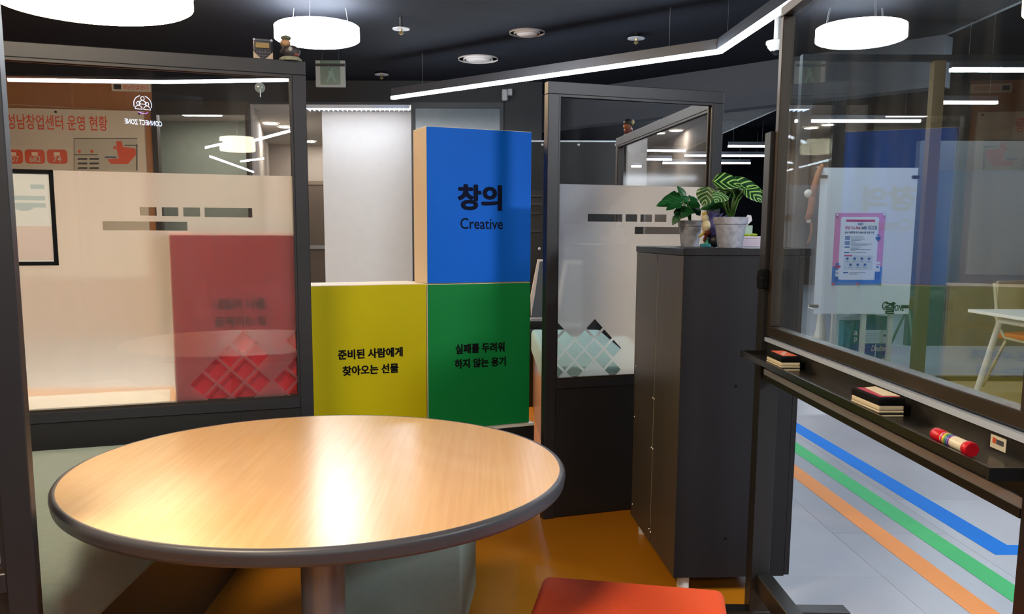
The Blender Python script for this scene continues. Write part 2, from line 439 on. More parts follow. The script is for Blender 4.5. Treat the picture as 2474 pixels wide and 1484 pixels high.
for px0, px1, num in ((-40, 4, '128'), (14, 58, '307'), (65, 111, '682'), (118, 165, '74')):
    (xa, za), (xb, zb) = ibp(px0, 396), ibp(px1, 363)
    nt_ = MB().plate(rrect(xa, xb, za, zb, .045), -.064, -.06).build('number_tile', ORP, ib)
    text(num, .15 if len(num) == 3 else .11, .085, CRB, nt_, ((xa+xb)/2, -.066, za+.065), .01)
    B((xa+xb)/2-.04, (xa+xb)/2+.04, -.066, -.064, zb-.085, zb-.035).build('tile_icon', mat('print_pale', '#e7c9a8', .6), nt_)
# floor plan print
def ipoly(pts, m, nm, e=.064): MB().plate([ibp(*p) for p in pts], -e-.001, -e+.001).build(nm, m, ib)
ipoly([(182, 413), (336, 413), (334, 336), (181, 336)], mat('print_plan', '#b5ac96', .6), 'plan_ground', .0615)
ipoly([(284, 342), (296, 342), (300, 356), (330, 360), (331, 375), (312, 397), (270, 397), (262, 386), (290, 384), (284, 360)], ORP, 'plan_zone')
for k in range(3):
    for j in range(2):
        xx = 190+j*28; yy = 383+k*11
        ipoly([(xx, yy+4), (xx+24, yy+4), (xx+24, yy), (xx+2, yy)], DKP, 'plan_bar')
ipoly([(256, 383), (284, 383), (284, 379), (256, 379)], mat('print_slate', '#4b4f5a', .6), 'plan_bar')
for q in ((182, 376, 240, 374), (181, 337, 334, 335.5), (332, 413, 334.5, 350), (182, 413, 183, 338), (303, 353, 334, 351)):
    ipoly([(q[0], q[1]), (q[2], q[1]), (q[2], q[3]), (q[0], q[3])], DKP, 'plan_line')
for px, py in ((195, 367), (225, 367), (280, 358)):
    c = ibp(px, py); MB().plate([(c[0]+.022*math.cos(t*.785), c[1]+.022*math.sin(t*.785)) for t in range(8)], -.066, -.064).build('plan_dot', ORP, ib)
for px, py in ((138, 272), (339, 276)):
    c = ibp(px, py); MB().plate([(c[0]+.018*math.cos(t*.785), c[1]+.018*math.sin(t*.785)) for t in range(8)], -.07, -.06).build('fixing', DKP, ib)
# small bilingual sign high on the orange wall
ss = thing('wall_sign', 'small pale sign with red lettering high on the orange wall', 'sign', (LW[0], LW[1], 0), .16)
(xa, za), (xb, zb) = ibp(272, 221), ibp(366, 203)
B(xa, xb, -.05, -.005, za, zb).build('panel', CRB, ss)
text('성남창업센터', (xb-xa)*.62, (zb-za)*.55, ORP, ss, (xa+(xb-xa)*.6, -.053, (za+zb)/2), .01)
B(xa+.03, xa+.13, -.053, -.05, za+.025, zb-.025).build('emblem', DKP, ss)

# ================================================================== LAMPS
def drum(px0, px1, pybot, Y, h, k, col, label, name):
    """hangs so that the far rim of its underside reaches row pybot"""
    xc = (px0+px1)/2
    r = (px1-px0)/2/FPX*Y*.985
    c = ony(xc, pybot, Y+r*.95); zb = c.z; x = c.x*Y/(Y+r*.95)
    t = thing(name, label, 'pendant lamp', (x, Y, zb), 0, 'drum pendants')
    E_ = emit('drum_%.2f_%.2f' % (k, col[2]), col, k)
    MB().lathe([(r*.97, 0), (r, h*.06), (r, h*.94), (r*.97, h)], 64).build('shade', E_, t, smooth='auto')
    MB().lathe([(r*.9, -.01), (r*.96, 0)], 64).build('diffuser', E_, t, smooth='auto')
    MB().lathe([(r*1.003, h*.44), (r*1.003, h*.455)], 64, cap=False).build('seam', mat('seam_grey', '#c8c4ba', .6), t)
    for a_ in (0.5, 2.6, 4.7):
        u, v = r*.8*math.cos(a_), r*.8*math.sin(a_)
        MB().tube([(u, v, h), (u*.9, v*.9, CEIL-zb)], .002, 5).build('wire', SOFT_GREY, t)
    return t
drum(4, 452, 62, 7.06, .2, K_DRUM_WARM, (1, .72, .42, 1), 'large warm drum pendant lamp at the upper left', 'drum_pendant')
drum(668, 866, 118, 8.8, .13, K_DRUM*1.2, (.92, .97, 1, 1), 'round white drum pendant lamp behind the figurine', 'drum_pendant')
def drum_at(x, y, z, r, h, k, col, label, wirez=CEIL):
    t = thing('drum_pendant', label, 'pendant lamp', (x, y, z), 0, 'drum pendants')
    MB().lathe([(r*.97, 0), (r, h*.06), (r, h*.94), (r*.97, h)], 48).build('shade', emit('drum_%.2f_%.2f' % (k, col[2]), col, k), t, smooth='auto')
    MB().tube([(0, 0, h), (0, 0, wirez-z)], .006, 6).build('wire', SOFT_GREY, t)
drum_at(-1.15, 1.1, 2.72, .42, .16, K_DRUM*1.25, (1, .8, .56, 1), 'warm drum pendant lamp hanging over the round table', 3.2)
drum_at(3.2, .6, 2.75, .4, .16, K_DRUM*3., (.9, .95, 1, 1), 'added cool drum lamp out of view brightening the grey corridor', 3.2)  # unseen lamp added to lift the grey floor with cool light
drum_at(-1.0, -3.0, 2.85, .45, .2, K_DRUM*.8, (1, .9, .76, 1), 'added drum lamp out of view behind the seating booth')  # unseen lamp added behind the camera to light the front scene

LEDM = emit('led_cool', (.82, .91, 1, 1), K_LED)
PROF = mat('led_profile', '#5b5f68', .4, metal=.5)
def linear(pts, label, name='linear_lamp', w=.055, h=.1, wires=True, k=None, ceilz=CEIL):
    pts = [Vector(p) for p in pts]
    t = thing(name, label, 'linear lamp', pts[0], 0, 'linear lamps')
    q = [p-pts[0] for p in pts]
    hs = []
    for i in range(len(q)):                 # mitred offsets
        d0 = (q[i]-q[i-1]).normalized() if i else (q[1]-q[0]).normalized()
        d1 = (q[i+1]-q[i]).normalized() if i+1 < len(q) else d0
        n0 = Vector((-d0.y, d0.x, 0)); n1 = Vector((-d1.y, d1.x, 0)); n = (n0+n1).normalized()
        hs.append(n*(w/2/max(.3, n.dot(n0))))
    def strip(e, z0, z1, nm, m):
        mb = MB()
        for i in range(len(q)-1):
            a0, a1, b0, b1 = q[i]-hs[i]*e, q[i]+hs[i]*e, q[i+1]-hs[i+1]*e, q[i+1]+hs[i+1]*e
            mb.prism([(a0.x, a0.y), (b0.x, b0.y), (b1.x, b1.y), (a1.x, a1.y)], z0, z1)
        mb.build(nm, m, t)
    strip(1, .035, h, 'housing', PROF)
    strip(.94, 0, .034, 'diffuser', LEDM if k is None else emit('led_%.2f' % k, (.82, .91, 1, 1), k))
    if wires:
        for i in range(len(q)-1):
            for f in (.12, .88):
                p = q[i].lerp(q[i+1], f); cz = ceilz if ceilz > 3.6 else (3.2 if pts[0].y+p.y < 7.4 and pts[0].x+p.x < 4.6 else CEIL); MB().tube([(p.x, p.y, h), (p.x, p.y, cz-pts[0].z-.001)], .0015, 5).build('wire', SOFT_GREY, t)
    return t
ZL = 3.0
linear([onz(948, 240, ZL), onz(1738, 129, ZL), onz(1931, 0, ZL), onz(2120, -130, ZL)], 'long angled linear lamp crossing the dark ceiling', h=.13, ceilz=3.2)
ROWS = [((2297, 2640), 173, 'nearest'), ((2256, 2407), 251, 'second'), ((1922, 2222), 295, 'third'), ((1760, 1852), 355.5, 'fourth'), ((1565, 1655), 366, 'fifth'),
        ((1655, 1852), 378, 'sixth'), ((1564, 1622), 387, 'seventh'), ((1602, 1812), 395.5, 'eighth'), ((1527, 1548), 403.5, 'ninth')]
for (a, b), y, nm in ROWS:
    linear([onz(a, y, ZL), onz(b, y+.6, ZL)], 'straight linear lamp over the far office, %s row from the glass board' % nm, k=K_LED, ceilz=4.2 if y < 300 else CEIL, w=.07)

# mirror images seen in the left partition glass come from lamps behind the camera
ANG_A = PI/2-1.2232
UA = Vector((math.cos(ANG_A), math.sin(ANG_A), 0)); NA = Vector((UA.y, -UA.x, 0)); A1 = Vector((-.708, 3.465, 0))
AG = A1+(-NA)*.022
def reflA(px, py, z=None, Y=None):
    h = onpl(px, py, AG, NA); d = ray(px, py); d = d-2*d.dot(NA)*NA
    t = (z-h.z)/d.z if z is not None else (Y-h.y)/d.y
    return h+d*t
linear([reflA(20, 197, ZL), reflA(400, 202, ZL), reflA(700, 197, ZL)], 'linear lamp behind the seating booth mirrored along the glass top', wires=False, w=.035, h=.07)
for i, (a, b) in enumerate((((413, 378), (535, 350)), ((616, 341), (704, 318)), ((508, 380), (612, 417)), ((582, 392), (636, 385)))):
    linear([reflA(a[0], a[1], ZL), reflA(b[0], b[1], ZL)], 'linear lamp in the rear hall, %s of four' % ('first', 'second', 'third', 'fourth')[i], wires=False, w=.045, h=.07)
p = reflA(574, 350, 3.05); 
drum_at(p.x, p.y, 2.93, .34, .26, K_DRUM*.5, (1, .87, .6, 1), 'small warm drum pendant lamp in the rear hall')

# neon sign behind the camera (mirrored in the glass)
pn = reflA(347, 266, None, -3.4)
nw = thing('sign_wall', 'narrow dark screen wall carrying the neon sign', 'screen wall', (pn.x, -3.46, 0), PI)
B(-.7, .7, .0, .12, 0, 2.86).build('panel', DARKM, nw)
ns = thing('neon_sign', 'glowing people emblem neon sign reading connect zone', 'neon sign', (pn.x, -3.44, pn.z), PI)
NEO = emit('neon_white', (.6, .75, 1, 1), 6.); NEOP = emit('neon_violet', (.45, .2, 1, 1), 5.)
dist = (pn-onpl(347, 266, AG, NA)).length+(onpl(347, 266, AG, NA)-C0).length
kp = dist/FPX
def arc(cx_, cz_, r, a0, a1, n=18): return [(cx_+r*math.cos(a0+(a1-a0)*i/n), -.02, cz_+r*math.sin(a0+(a1-a0)*i/n)) for i in range(n+1)]
MB().tube(arc(0, 12*kp, 19*kp, -.3, PI/2-.3), .8*kp, 6).build('emblem_tube', NEO, ns)
MB().tube(arc(0, 12*kp, 19*kp, PI/2+.3, PI+.3), .8*kp, 6).build('emblem_tube', NEO, ns)
MB().tube(arc(0, 12*kp, 19*kp, -PI/2-.6, -PI/2+.6), .8*kp, 6).build('emblem_tube', NEOP, ns)
for x, z in ((0, 25), (-9, 14), (9, 14)):
    MB().tube(arc(x*kp, z*kp, 3.8*kp, 0, 2*PI), .7*kp, 6).build('emblem_tube', NEO, ns)
    bw = 7.5
    MB().tube(arc(x*kp, (z-12)*kp, bw*kp, 0, PI)+[((x+bw)*kp, -.02, (z-12)*kp)], .7*kp, 6).build('emblem_tube', NEO, ns)
text('CONNECT ZONE', 80*kp, 11*kp, NEO, ns, (0, -.02, -26*kp), .012)
B(-.02, .02, -.015, .02, -.05, .05).build('mount', DARKM, ns)

# white rooms: recessed louvre light, downlights
rl = thing('ceiling_light', 'long recessed louvre light over the white wall', 'ceiling light', (0, 0, 0))
xa, xb = fx(742, 13.3), fx(990, 13.3)
B(xa, xb, 13.27, 13.62, 3.175, 3.199).build('tray', emit('troffer', (.9, .95, 1, 1), K_ROOM*.5), rl)
for k in range(22):
    x = xa+(xb-xa)*(k+.5)/22; B(x-.006, x+.006, 13.27, 13.62, 3.15, 3.175).build('louvre', ALU, rl)
B(xa-.02, xb+.02, 13.262, 13.27, 3.15, 3.2).build('rim', ALU, rl)
for i, (px, py) in enumerate(((690, 308), (748, 343), (655, 300))):
    p = onz(px, py, 3.185)
    t = thing('downlight', ('round corridor downlight seen above the frosted glass', 'round corridor downlight beside the partition post', 'round corridor downlight nearest the glass room')[i], 'downlight', p, 0, 'corridor downlights')
    MB().lathe([(.11, 0), (.11, .014)], 24).build('lens', emit('downlight_lens', (1, .95, .86, 1), K_ROOM*6), t)
    MB().lathe([(.111, .0), (.14, .0), (.14, .014)], 24, cap=False).build('trim_ring', WHITE, t)
t = thing('downlight', 'square ceiling light added to brighten the sage glass room', 'ceiling light', (-4.6, 14.2, 3.18))  # lamp added so the glass room interior reads as lit
B(-.3, .3, -.2, .2, 0, .015).build('lens', emit('room_panel', (1, .96, .88, 1), K_ROOM*2), t); B(-.32, .32, -.22, .22, .012, .02).build('trim_ring', WHITE, t)

# ceiling fittings
def diffuser(px, py, w, label):
    p = onz(px, py, CEIL-.03); r = w/2/FPX*p.y*.99
    t = thing('air_diffuser', label, 'air diffuser', p, 0, 'ceiling air diffusers')
    G = mat('diffuser_grey', '#b9b2ac', .5)
    MB().lathe([(r*.99, .01), (r, .03), (r*.72, .03), (r*.74, .0)], 40, cap=False).build('outer_ring', G, t, smooth=True)
    MB().lathe([(r*.6, .022), (r*.58, .004), (r*.4, -.012), (.001, -.014)], 40, cap=False).build('core', G, t, smooth=True)
    MB().lathe([(r*.78, .028), (r*.78, .0295)], 30).build('backing', DARKM, t)
diffuser(1155, 147, 95, 'round ceiling air diffuser left of the linear lamp')
diffuser(1273, 84, 84, 'smaller round ceiling air diffuser higher up')
def sprinkler(px, py, w, label, drop):
    p = onz(px, py, CEIL-drop); r = w/2/FPX*p.y
    t = thing('sprinkler', label, 'sprinkler', p, 0, 'sprinklers')
    MB().lathe([(r, 0), (r, .008)], 24).build('plate', SOFT_GREY, t)
    MB().tube([(0, 0, .008), (0, 0, drop)], .02, 8).build('pipe', DARKM, t)
    MB().lathe([(r*.12, -r*.6), (r*.3, -r*.45), (r*.14, -r*.2), (r*.2, 0)], 10).build('head', mat('brass', '#8a7a55', .35, metal=.8), t)
sprinkler(969, 71, 40, 'sprinkler with a pale plate beside the drum lamp', .12)
sprinkler(922, 181, 32, 'sprinkler with a white plate above the lamp end', .03)
sprinkler(1537, 94, 40, 'dark sprinkler above the angled lamp', .06)
# exit sign
p = ony(798, 178, 11)
ex = thing('exit_sign', 'hanging green running man exit sign, unlit', 'exit sign', p)
B(-.178, .178, 0, .05, -.155, .155).build('housing', mat('sign_white', '#6a7274', .5), ex)
B(-.122, .122, -.004, 0, -.13, .155).build('face', mat('sign_green', '#123a33', .4), ex)
PF = mat('sign_pale', '#40605a', .5)
MB().ball((.02, -.006, .05), (.02, .004, .02)).build('pictogram', PF, ex)
MB().plate([(-.02, .03), (.03, .03), (.05, -.03), (.07, -.1), (.045, -.1), (.015, -.035), (-.03, -.1), (-.055, -.1), (-.02, -.02)], -.007, -.004).build('pictogram', PF, ex)
B(-.18, .18, -.02, -.006, .085, .115).build('cross_bar', DARKM, ex)
for s in (-.1, .1): MB().tube([(s, .02, .155), (s, .02, CEIL-p.z)], .006, 6).build('rod', DARKM, ex)
# motion sensor, dome camera
p = ony(1226, 228, 12.9)
t = thing('motion_sensor', 'small white motion sensor on the dark wall', 'sensor', p)
B(0, .07, 0, .1, -.01, .08).build('bracket', SOFT_GREY, t, bevel=.008)
B(-.08, .005, -.04, .05, -.09, .07).build('body', SOFT_GREY, t, bevel=.02)
p = onz(1876, 108, 3.14)
t = thing('dome_camera', 'white dome security camera beside the glass board', 'security camera', p)
kk = p.y/FPX
MB().lathe([(24*kk, 0), (24*kk, 7*kk), (22*kk, 8*kk), (20*kk, 0)][:2]+[(23*kk, 8*kk)], 28).build('base', WHITE, t, smooth='auto')
MB().lathe([(13*kk, -14*kk), (20*kk, -6*kk), (21*kk, 0)], 28).build('collar', WHITE, t, smooth='auto')
MB().ball((0, 0, -13*kk), (11*kk, 11*kk, 11*kk)).build('dome', mat('smoked_dome', '#14171b', .1), t, smooth=True)
MB().tube([(0, 0, 8*kk), (0, 0, CEIL-p.z)], .03, 8).build('stem', WHITE, t)

# ================================================================== PARTITIONS
PH, PW, PD, SILL, FTOP = 1.95, .052, .045, .655, 1.518
def partition(name, label, p0, ang, L, film=None, holes=(), parts_to=0., bay_label=None, H=PH):
    """p0 front-left foot, local x along the front, local y to the back"""
    t = thing(name, label, 'partition', (p0[0], p0[1], 0), ang, 'framed glass partitions')
    B(0, PW, 0, PD, 0, H-PW).build('post', BLK, t, bevel=.002, seg=1)
    B(L-PW, L, 0, PD, 0, H-PW).build('post', BLK, t, bevel=.002, seg=1)
    B(0, L, 0, PD, H-PW, H).build('top_rail', BLK, t, bevel=.002, seg=1)
    B(PW, L-PW, 0, PD, SILL-.05, SILL-.01).build('sill_rail', BLK, t, bevel=.002, seg=1)
    B(PW, L-PW, .006, PD-.006, .004, SILL-.05).build('lower_panel', BLKP, t)
    for y0 in (.004, PD-.012):
        B(PW, L-PW, y0, y0+.008, SILL-.01, SILL).build('glazing_bead', BRONZE, t)
        B(PW, L-PW, y0, y0+.008, H-PW-.01, H-PW).build('glazing_bead', BLK, t)
        B(PW, PW+.008, y0, y0+.008, SILL, H-PW-.01).build('glazing_bead', BLK, t)
        B(L-PW-.008, L-PW, y0, y0+.008, SILL, H-PW-.01).build('glazing_bead', BLK, t)
    pane_ = B(PW, L-PW, .019, .025, SILL-.01, H-PW).build('pane', GLASS, t)
    if film:
        x0, x1, z0, z1 = film
        hs = []
        for h in holes:
            h = clip_poly(list(h), x0+.002, x1-.002, z0+.002, z1-.002)
            if len(h) > 2: hs.append(h)
        me = curve_mesh([(x0, z0), (x1, z0), (x1, z1), (x0, z1)], hs)
        for v in me.vertices: v.co = (v.co.x, .0262, v.co.y)
        me.materials.clear(); me.materials.append(FILM)
        o = bpy.data.objects.new('frosted_film', me); COL.objects.link(o); o.parent = pane_
        o['label'] = 'frosted privacy film with clear bars and diamonds'
    return t
def diam(cx_, cz_, r): return [(cx_+r, cz_), (cx_, cz_+r), (cx_-r, cz_), (cx_, cz_-r)]
def quad(f, px0, px1, py0, py1):
    a = f(px0, (py0+py1)/2); b = f(px1, (py0+py1)/2); c = f((px0+px1)/2, py0); d = f((px0+px1)/2, py1)
    return [(a[0], d[1]), (b[0], d[1]), (b[0], c[1]), (a[0], c[1])]
LA = 1.2
def ap(px, py):
    p = onpl(px, py, A1, NA)-A1; return (p.dot(UA)+LA, p.z)
holesA = [quad(ap, *q) for q in ((337, 378, 500, 521), (391, 431, 500.5, 522), (443, 484, 501, 523), (495, 611, 502, 525), (247, 453, 535, 557))]
cA = ap(589, 829); st = .0525
for i, j in ((0, 0), (1, 0), (0, 1), (1, 1), (0, 2), (2, 1), (1, 2), (0, 3), (1, 3), (2, -2), (3, -2), (3, -1), (4, -1), (4, 0), (3, 0), (2, 2), (5, 0), (4, 1)):
    holesA.append(diam(cA[0]+(i-j)*st, cA[1]-(i+j)*st, .045))
PA0 = A1-UA*LA
partition('glass_partition', 'glass partition with frosted film standing behind the round table', PA0, ANG_A, LA, (PW+.001, LA-PW-.001, SILL-.008, FTOP), holesA)
ANG_C = PI/2-1.2443
UC = Vector((math.cos(ANG_C), math.sin(ANG_C), 0)); NC = Vector((UC.y, -UC.x, 0)); C1 = Vector((.249, 3.872, 0)); LC = .875
def cpx(px, py):
    p = onpl(px, py, C1, NC)-C1; return (p.dot(UC), p.z)
holesC = [quad(cpx, *q) for q in ((1426, 1510, 517, 535.5), (1518, 1546, 517.5, 535.5), (1554, 1582, 518, 536), (1589, 1617, 518, 536), (1540, 1662, 548.5, 566))]
cC = cpx(1442.7, 793.7)
for i, j in ((0, 0), (1, 0), (2, 0), (0, 1), (1, 1), (2, 1), (0, 2), (1, 2), (-1, 2), (-2, 2), (0, 3), (1, 3), (3, 1), (-1, 3), (0, 4)):
    holesC.append(diam(cC[0]+(i-j)*.0485, cC[1]-(i+j)*.0495, .0405))
partition('glass_partition', 'glass partition with frosted film behind the dark cabinet', C1, ANG_C, LC, (PW+.001, LC-PW-.001, SILL-.008, FTOP), holesC)
# return panel running back from it
g0 = Vector((1.10, 4.30)); g1 = Vector((.90, 6.10)); gd = g1-g0
partition('glass_partition', 'narrow glass partition running back behind the plants', g0, math.atan2(gd.y, gd.x), gd.length)
# near post at the left edge of the picture
nr = Vector((-.878, 1.62, 0)); nang = .3
n0 = nr-Vector((math.cos(nang), math.sin(nang), 0))*1.0
partition('glass_partition', 'nearest glass partition at the left edge, only its end post showing', n0, nang, 1.0)

# framed notice hanging on the back of the left partition
fr = thing('framed_notice', 'black framed notice fixed on the frosted glass near the left post', 'picture frame', (PA0.x, PA0.y, 0), ANG_A)
a = ap(144, 640); b = ap(130, 409)
fx0, fx1, fz0, fz1 = a[0]-.30, a[0]-.004, ap(100, 642)[1], ap(100, 408)[1]-.002
for q in ((fx0, fx1, fz0, fz0+.014), (fx0, fx1, fz1-.014, fz1), (fx0, fx0+.012, fz0, fz1), (fx1-.014, fx1, fz0, fz1)):
    B(q[0], q[1], .008, .0185, q[2], q[3]).build('frame', INK, fr)
B(fx0+.01, fx1-.012, .013, .018, fz0+.012, fz1-.012).build('sheet', mat('notice_paper', '#c9cbc8', .6), fr)
TEALP = mat('print_teal', '#a3b2b4', .6); PINKP = mat('print_blush', '#c4b4ad', .6)
for z, w in ((.06, .05), (.10, .16), (.125, .15)):
    B(fx1-.03-w*.9, fx1-.03, .0125, .013, fz1-z-.008, fz1-z+.008).build('print', TEALP, fr)
B(fx0+.02, fx1-.016, .0125, .013, fz0+.02, fz0+.14).build('print', PINKP, fr)
MB().plate([(fx1-.10+.03*math.cos(t*.5), fz0+.205+.012*math.sin(t*.5)) for t in range(13)], .0123, .013).build('print', TEALP, fr)
# suction hook on the left glass
a = ap(629, 210)
sh = thing('suction_hook', 'clear suction cup hook stuck on the glass', 'hook', (PA0.x, PA0.y, 0), ANG_A)
o = MB().lathe([(.019, 0), (.0195, .002), (.012, .006), (.004, .009)], 24).build('cup', mat('clear_rubber', '#7f8b8c', .15), sh, smooth='auto')
o.rotation_euler = (PI/2, 0, 0); o.location = (a[0], .0185, a[1])
MB().tube([(a[0], .012, a[1]-.006), (a[0], .006, a[1]-.02), (a[0], .005, a[1]-.036), (a[0], 0, a[1]-.034)], .0022, 6).build('hook_wire', ALU, sh)

# ================================================================== LIGHT BOXES
ANG_B = PI/2-1.1541
UB = Vector((math.cos(ANG_B), math.sin(ANG_B), 0)); NB = Vector((UB.y, -UB.x, 0)); B1 = ony(1282, 682, 4.2); B1.z = 0
def bp_(px, py):
    p = onpl(px, py, B1, NB)-B1; return (p.dot(UB), p.z)
FACE = {}
def cube_box(label, x0, x1, z0, z1, depth, col, mname):
    t = thing('display_box', label, 'display box', (B1.x, B1.y, 0), ANG_B, 'coloured display boxes')
    B(x0, x1, .004, depth, z0, z1).build('body', CREAM, t, bevel=.002, seg=1)
    FACE[label] = B(x0+.0025, x1-.0025, 0, .004, z0+.0025, z1-.0025).build('face', mat(mname, col, .55, spec=.2, noise=.02), t)
    return t
BW = -bp_(1031, 500)[0]
zp, zm, zt_ = bp_(1279, 1021)[1], bp_(1281.9, 681.5)[1], bp_(1285.4, 318.5)[1]
tg = cube_box('green display box below the blue one', -BW, 0, zp, zm-.001, .27, '#0b8440', 'face_green')
tb = cube_box('tall blue display box on top of the green one', -BW, 0, zm+.001, zt_, .18, '#0068e0', 'face_blue')
ty = cube_box('yellow display box beside the green one', -2*BW-.012, -BW-.004, zp, zm+.002, .27, '#c6bc04', 'face_yellow')
tr = thing('display_box', 'red display box seen through the frosted glass', 'display box', (PA0.x, PA0.y, 0), ANG_A, 'coloured display boxes')
rx0, rx1 = ap(412, 700)[0], LA-.035
B(rx0, rx1, .053, .14, 0, 1.302).build('body', CREAM, tr, bevel=.002, seg=1)
B(rx0+.0025, rx1-.0025, .049, .053, .0025, 1.2995).build('face', mat('face_red', '#b02830', .5, spec=.2, noise=.02), tr)
def btext(body, t, px0, px1, py0, py1, bold, m=INK):
    a = bp_(px0, (py0+py1)/2); b = bp_(px1, (py0+py1)/2); c = bp_((px0+px1)/2, py0); d = bp_((px0+px1)/2, py1)
    text(body, b[0]-a[0], c[1]-d[1], m, FACE[t['label']], ((a[0]+b[0])/2, -.001, (c[1]+d[1])/2), bold)
NAVY = mat('ink_navy', '#0e1530', .7, spec=.1)
btext('창의', tb, 1105, 1213, 446, 509, .05, NAVY)
btext('Creative', tb, 1112, 1215, 527, 554, .012, NAVY)
btext('준비된 사람에게', ty, 816, 973, 842, 866, .045)
btext('찾아오는 선물', ty, 827, 963, 881, 905, .045)
btext('실패를 두려워', tg, 1100, 1219, 829, 853, .045)
btext('하지 않는 용기', tg, 1098, 1222, 865, 888, .045)
for body, q in (('내일의 나를', (517, 644, 723, 751)), ('움직이는 힘', (519, 646, 766, 792))):
    q = quad(ap, *q); text(body, q[1][0]-q[0][0], q[2][1]-q[1][1], INK, tr, ((q[0][0]+q[1][0])/2, .0482, (q[1][1]+q[2][1])/2), .045)
pl = thing('display_plinth', 'long black plinth with white top under the display boxes', 'plinth', (B1.x, B1.y, 0), ANG_B)
B(-2*BW-.015, .02, -.012, .30, 0, zp-.013).build('body', BLKP, pl)
B(-2*BW-.015, .021, -.014, .302, zp-.013, zp-.001).build('top', WHITE, pl)
# white shelf behind the frosted glass, left of the red box
ws = thing('white_shelf', 'low white shelf unit behind the frosted glass', 'shelf', (PA0.x, PA0.y, 0), ANG_A)
B(-.4, rx0-.04, .08, .4, 0, .62).build('body', WHITE, ws); B(-.42, rx0-.02, .06, .42, .62, .65).build('top', WHITE, ws)

# ================================================================== ROUND TABLE
tb_ = thing('round_table', 'round wood topped table with a dark rubber edge', 'table', (-.425, 2.142, 0))
MB().lathe([(.15, .695), (.58, .695), (.6, .70), (.6, .72)], 128).build('tabletop', wood_mat(), tb_)
RUB = mat('edge_rubber', '#4b4a50', .38, spec=.5)
MB().lathe([(.598, .684), (.606, .684), (.6105, .688), (.6125, .694), (.612, .7), (.6145, .7065), (.614, .7135), (.6105, .7185), (.605, .7205), (.600, .7202), (.599, .716)], 128, cap=False).build('edge_band', RUB, tb_, smooth='auto')
MB().lathe([(.056, .03), (.056, .69)], 40).build('column', mat('column_metal', '#8b8e97', .3, metal=.25), tb_, smooth='auto')
MB().lathe([(.16, .665), (.17, .672), (.17, .694)], 40).build('top_flange', mat('table_dark_metal', '#26262a', .45, metal=.5), tb_, smooth='auto')
MB().lathe([(.3, 0), (.3, .012), (.28, .022), (.07, .034), (.06, .036)], 64).build('base', MATS['table_dark_metal'], tb_, smooth='auto')

# ================================================================== SEATING
TEAL = mat('bench_fabric', '#8f9f98', .8, noise=.05, nscale=60, bump=.12, bscale=900)
BROWN = mat('bench_base', '#4a3423', .35, noise=.1, nscale=8)
bn = thing('corner_bench', 'grey green cushioned bench in the left corner beside the table', 'bench')
ZS = .53
MB().prism([(-.93, 1.80), (-.93, 3.30), (-2.1, 2.88), (-2.1, 1.80)], ZS-.16, ZS).build('cushion', TEAL, bn, bevel=.035, seg=4, smooth='auto')
MB().prism([(-.98, 1.84), (-.98, 3.26), (-2.06, 2.86), (-2.06, 1.84)], 0, ZS-.16).build('base', BROWN, bn)
def pouf(label, corner, ang, m, s=.44, h=.45, name='cube_stool'):
    """corner = front-left on the floor"""
    t = thing(name, label, 'stool', (corner[0], corner[1], 0), ang, 'cube stools')
    B(0, s, 0, s, h-.09, h).build('seat_pad', m, t, bevel=.022, seg=4, smooth='auto')
    B(.004, s-.004, .004, s-.004, .04, h-.088).build('body', m, t, bevel=.012, seg=3, smooth='auto')
    for x in (.05, s-.05):
        for y in (.05, s-.05): MB().lathe([(.02, 0), (.024, .042)], 12, (x, y, 0)).build('foot', INK, t)
    return t
ORS = mat('stool_orange', '#dd4f22', .75, noise=.05, nscale=80, bump=.12, bscale=900)
th = -.2
c_bl = Vector((.136, 2.10)); 
pouf('orange red cube stool in the foreground', (c_bl.x-.44*math.sin(-th), c_bl.y-.44*math.cos(th)), th, ORS)
t5 = -.087
pouf('grey green cube stool under the far side of the table', (-.08-.44*math.cos(t5), 2.56-.44*math.sin(t5)), t5, TEAL)
# bench behind the second partition
b2 = thing('long_bench', 'teal cushioned bench with brown base behind the second partition', 'bench')
TEAL2 = mat('bench_teal', '#7fa3a6', .75, noise=.05, nscale=60)
B(.31, .83, 4.62, 6.5, .42, .6).build('cushion', TEAL2, b2, bevel=.03, seg=3, smooth='auto')
B(.325, .82, 4.65, 6.47, 0, .42).build('base', mat('bench_brown', '#6b4a2e', .22, noise=.1), b2)

# ================================================================== DARK CABINET
cb = thing('cabinet', 'dark wood cabinet with the plants on top', 'cabinet', (.664, 3.013, 0), .055)
CW, CDp, CZ0, CZ1 = .405, .73, .07, 1.25
WD = mat('cabinet_wood', '#1b1a1e', .5, spec=.3, noise=.14, nscale=5, stretch=(8, 8, 1))
WB = mat('cabinet_back', '#4f463d', .42, spec=.4, noise=.1, nscale=4, stretch=(6, 6, 1))  # back panels toned lighter, standing in for light from the left
B(.002, CW, 0, .018, CZ0, CZ1-.026).build('side_panel', WD, cb)
B(.002, CW, CDp-.018, CDp, CZ0, CZ1-.026).build('side_panel', WD, cb)
B(-.002, CW+.004, -.003, CDp+.003, CZ1-.025, CZ1).build('top_board', WD, cb, bevel=.002, seg=1)
B(.02, CW-.01, .018, CDp-.018, CZ0, CZ0+.02).build('bottom_board', WD, cb)
bk1 = B(0, .006, .003, .357, CZ0+.004, CZ1-.027).build('back_panel', WB, cb)
bk2 = B(0, .006, .366, CDp-.022, CZ0+.004, CZ1-.027).build('back_panel', WB, cb)
B(.001, .0055, .3575, .3655, CZ0+.07, CZ1-.06).build('joint_strip', mat('joint_beige', '#b8ab90', .5), cb)
B(CW+.002, CW+.02, .002, CDp/2-.001, CZ0+.004, CZ1-.028).build('door', WD, cb)
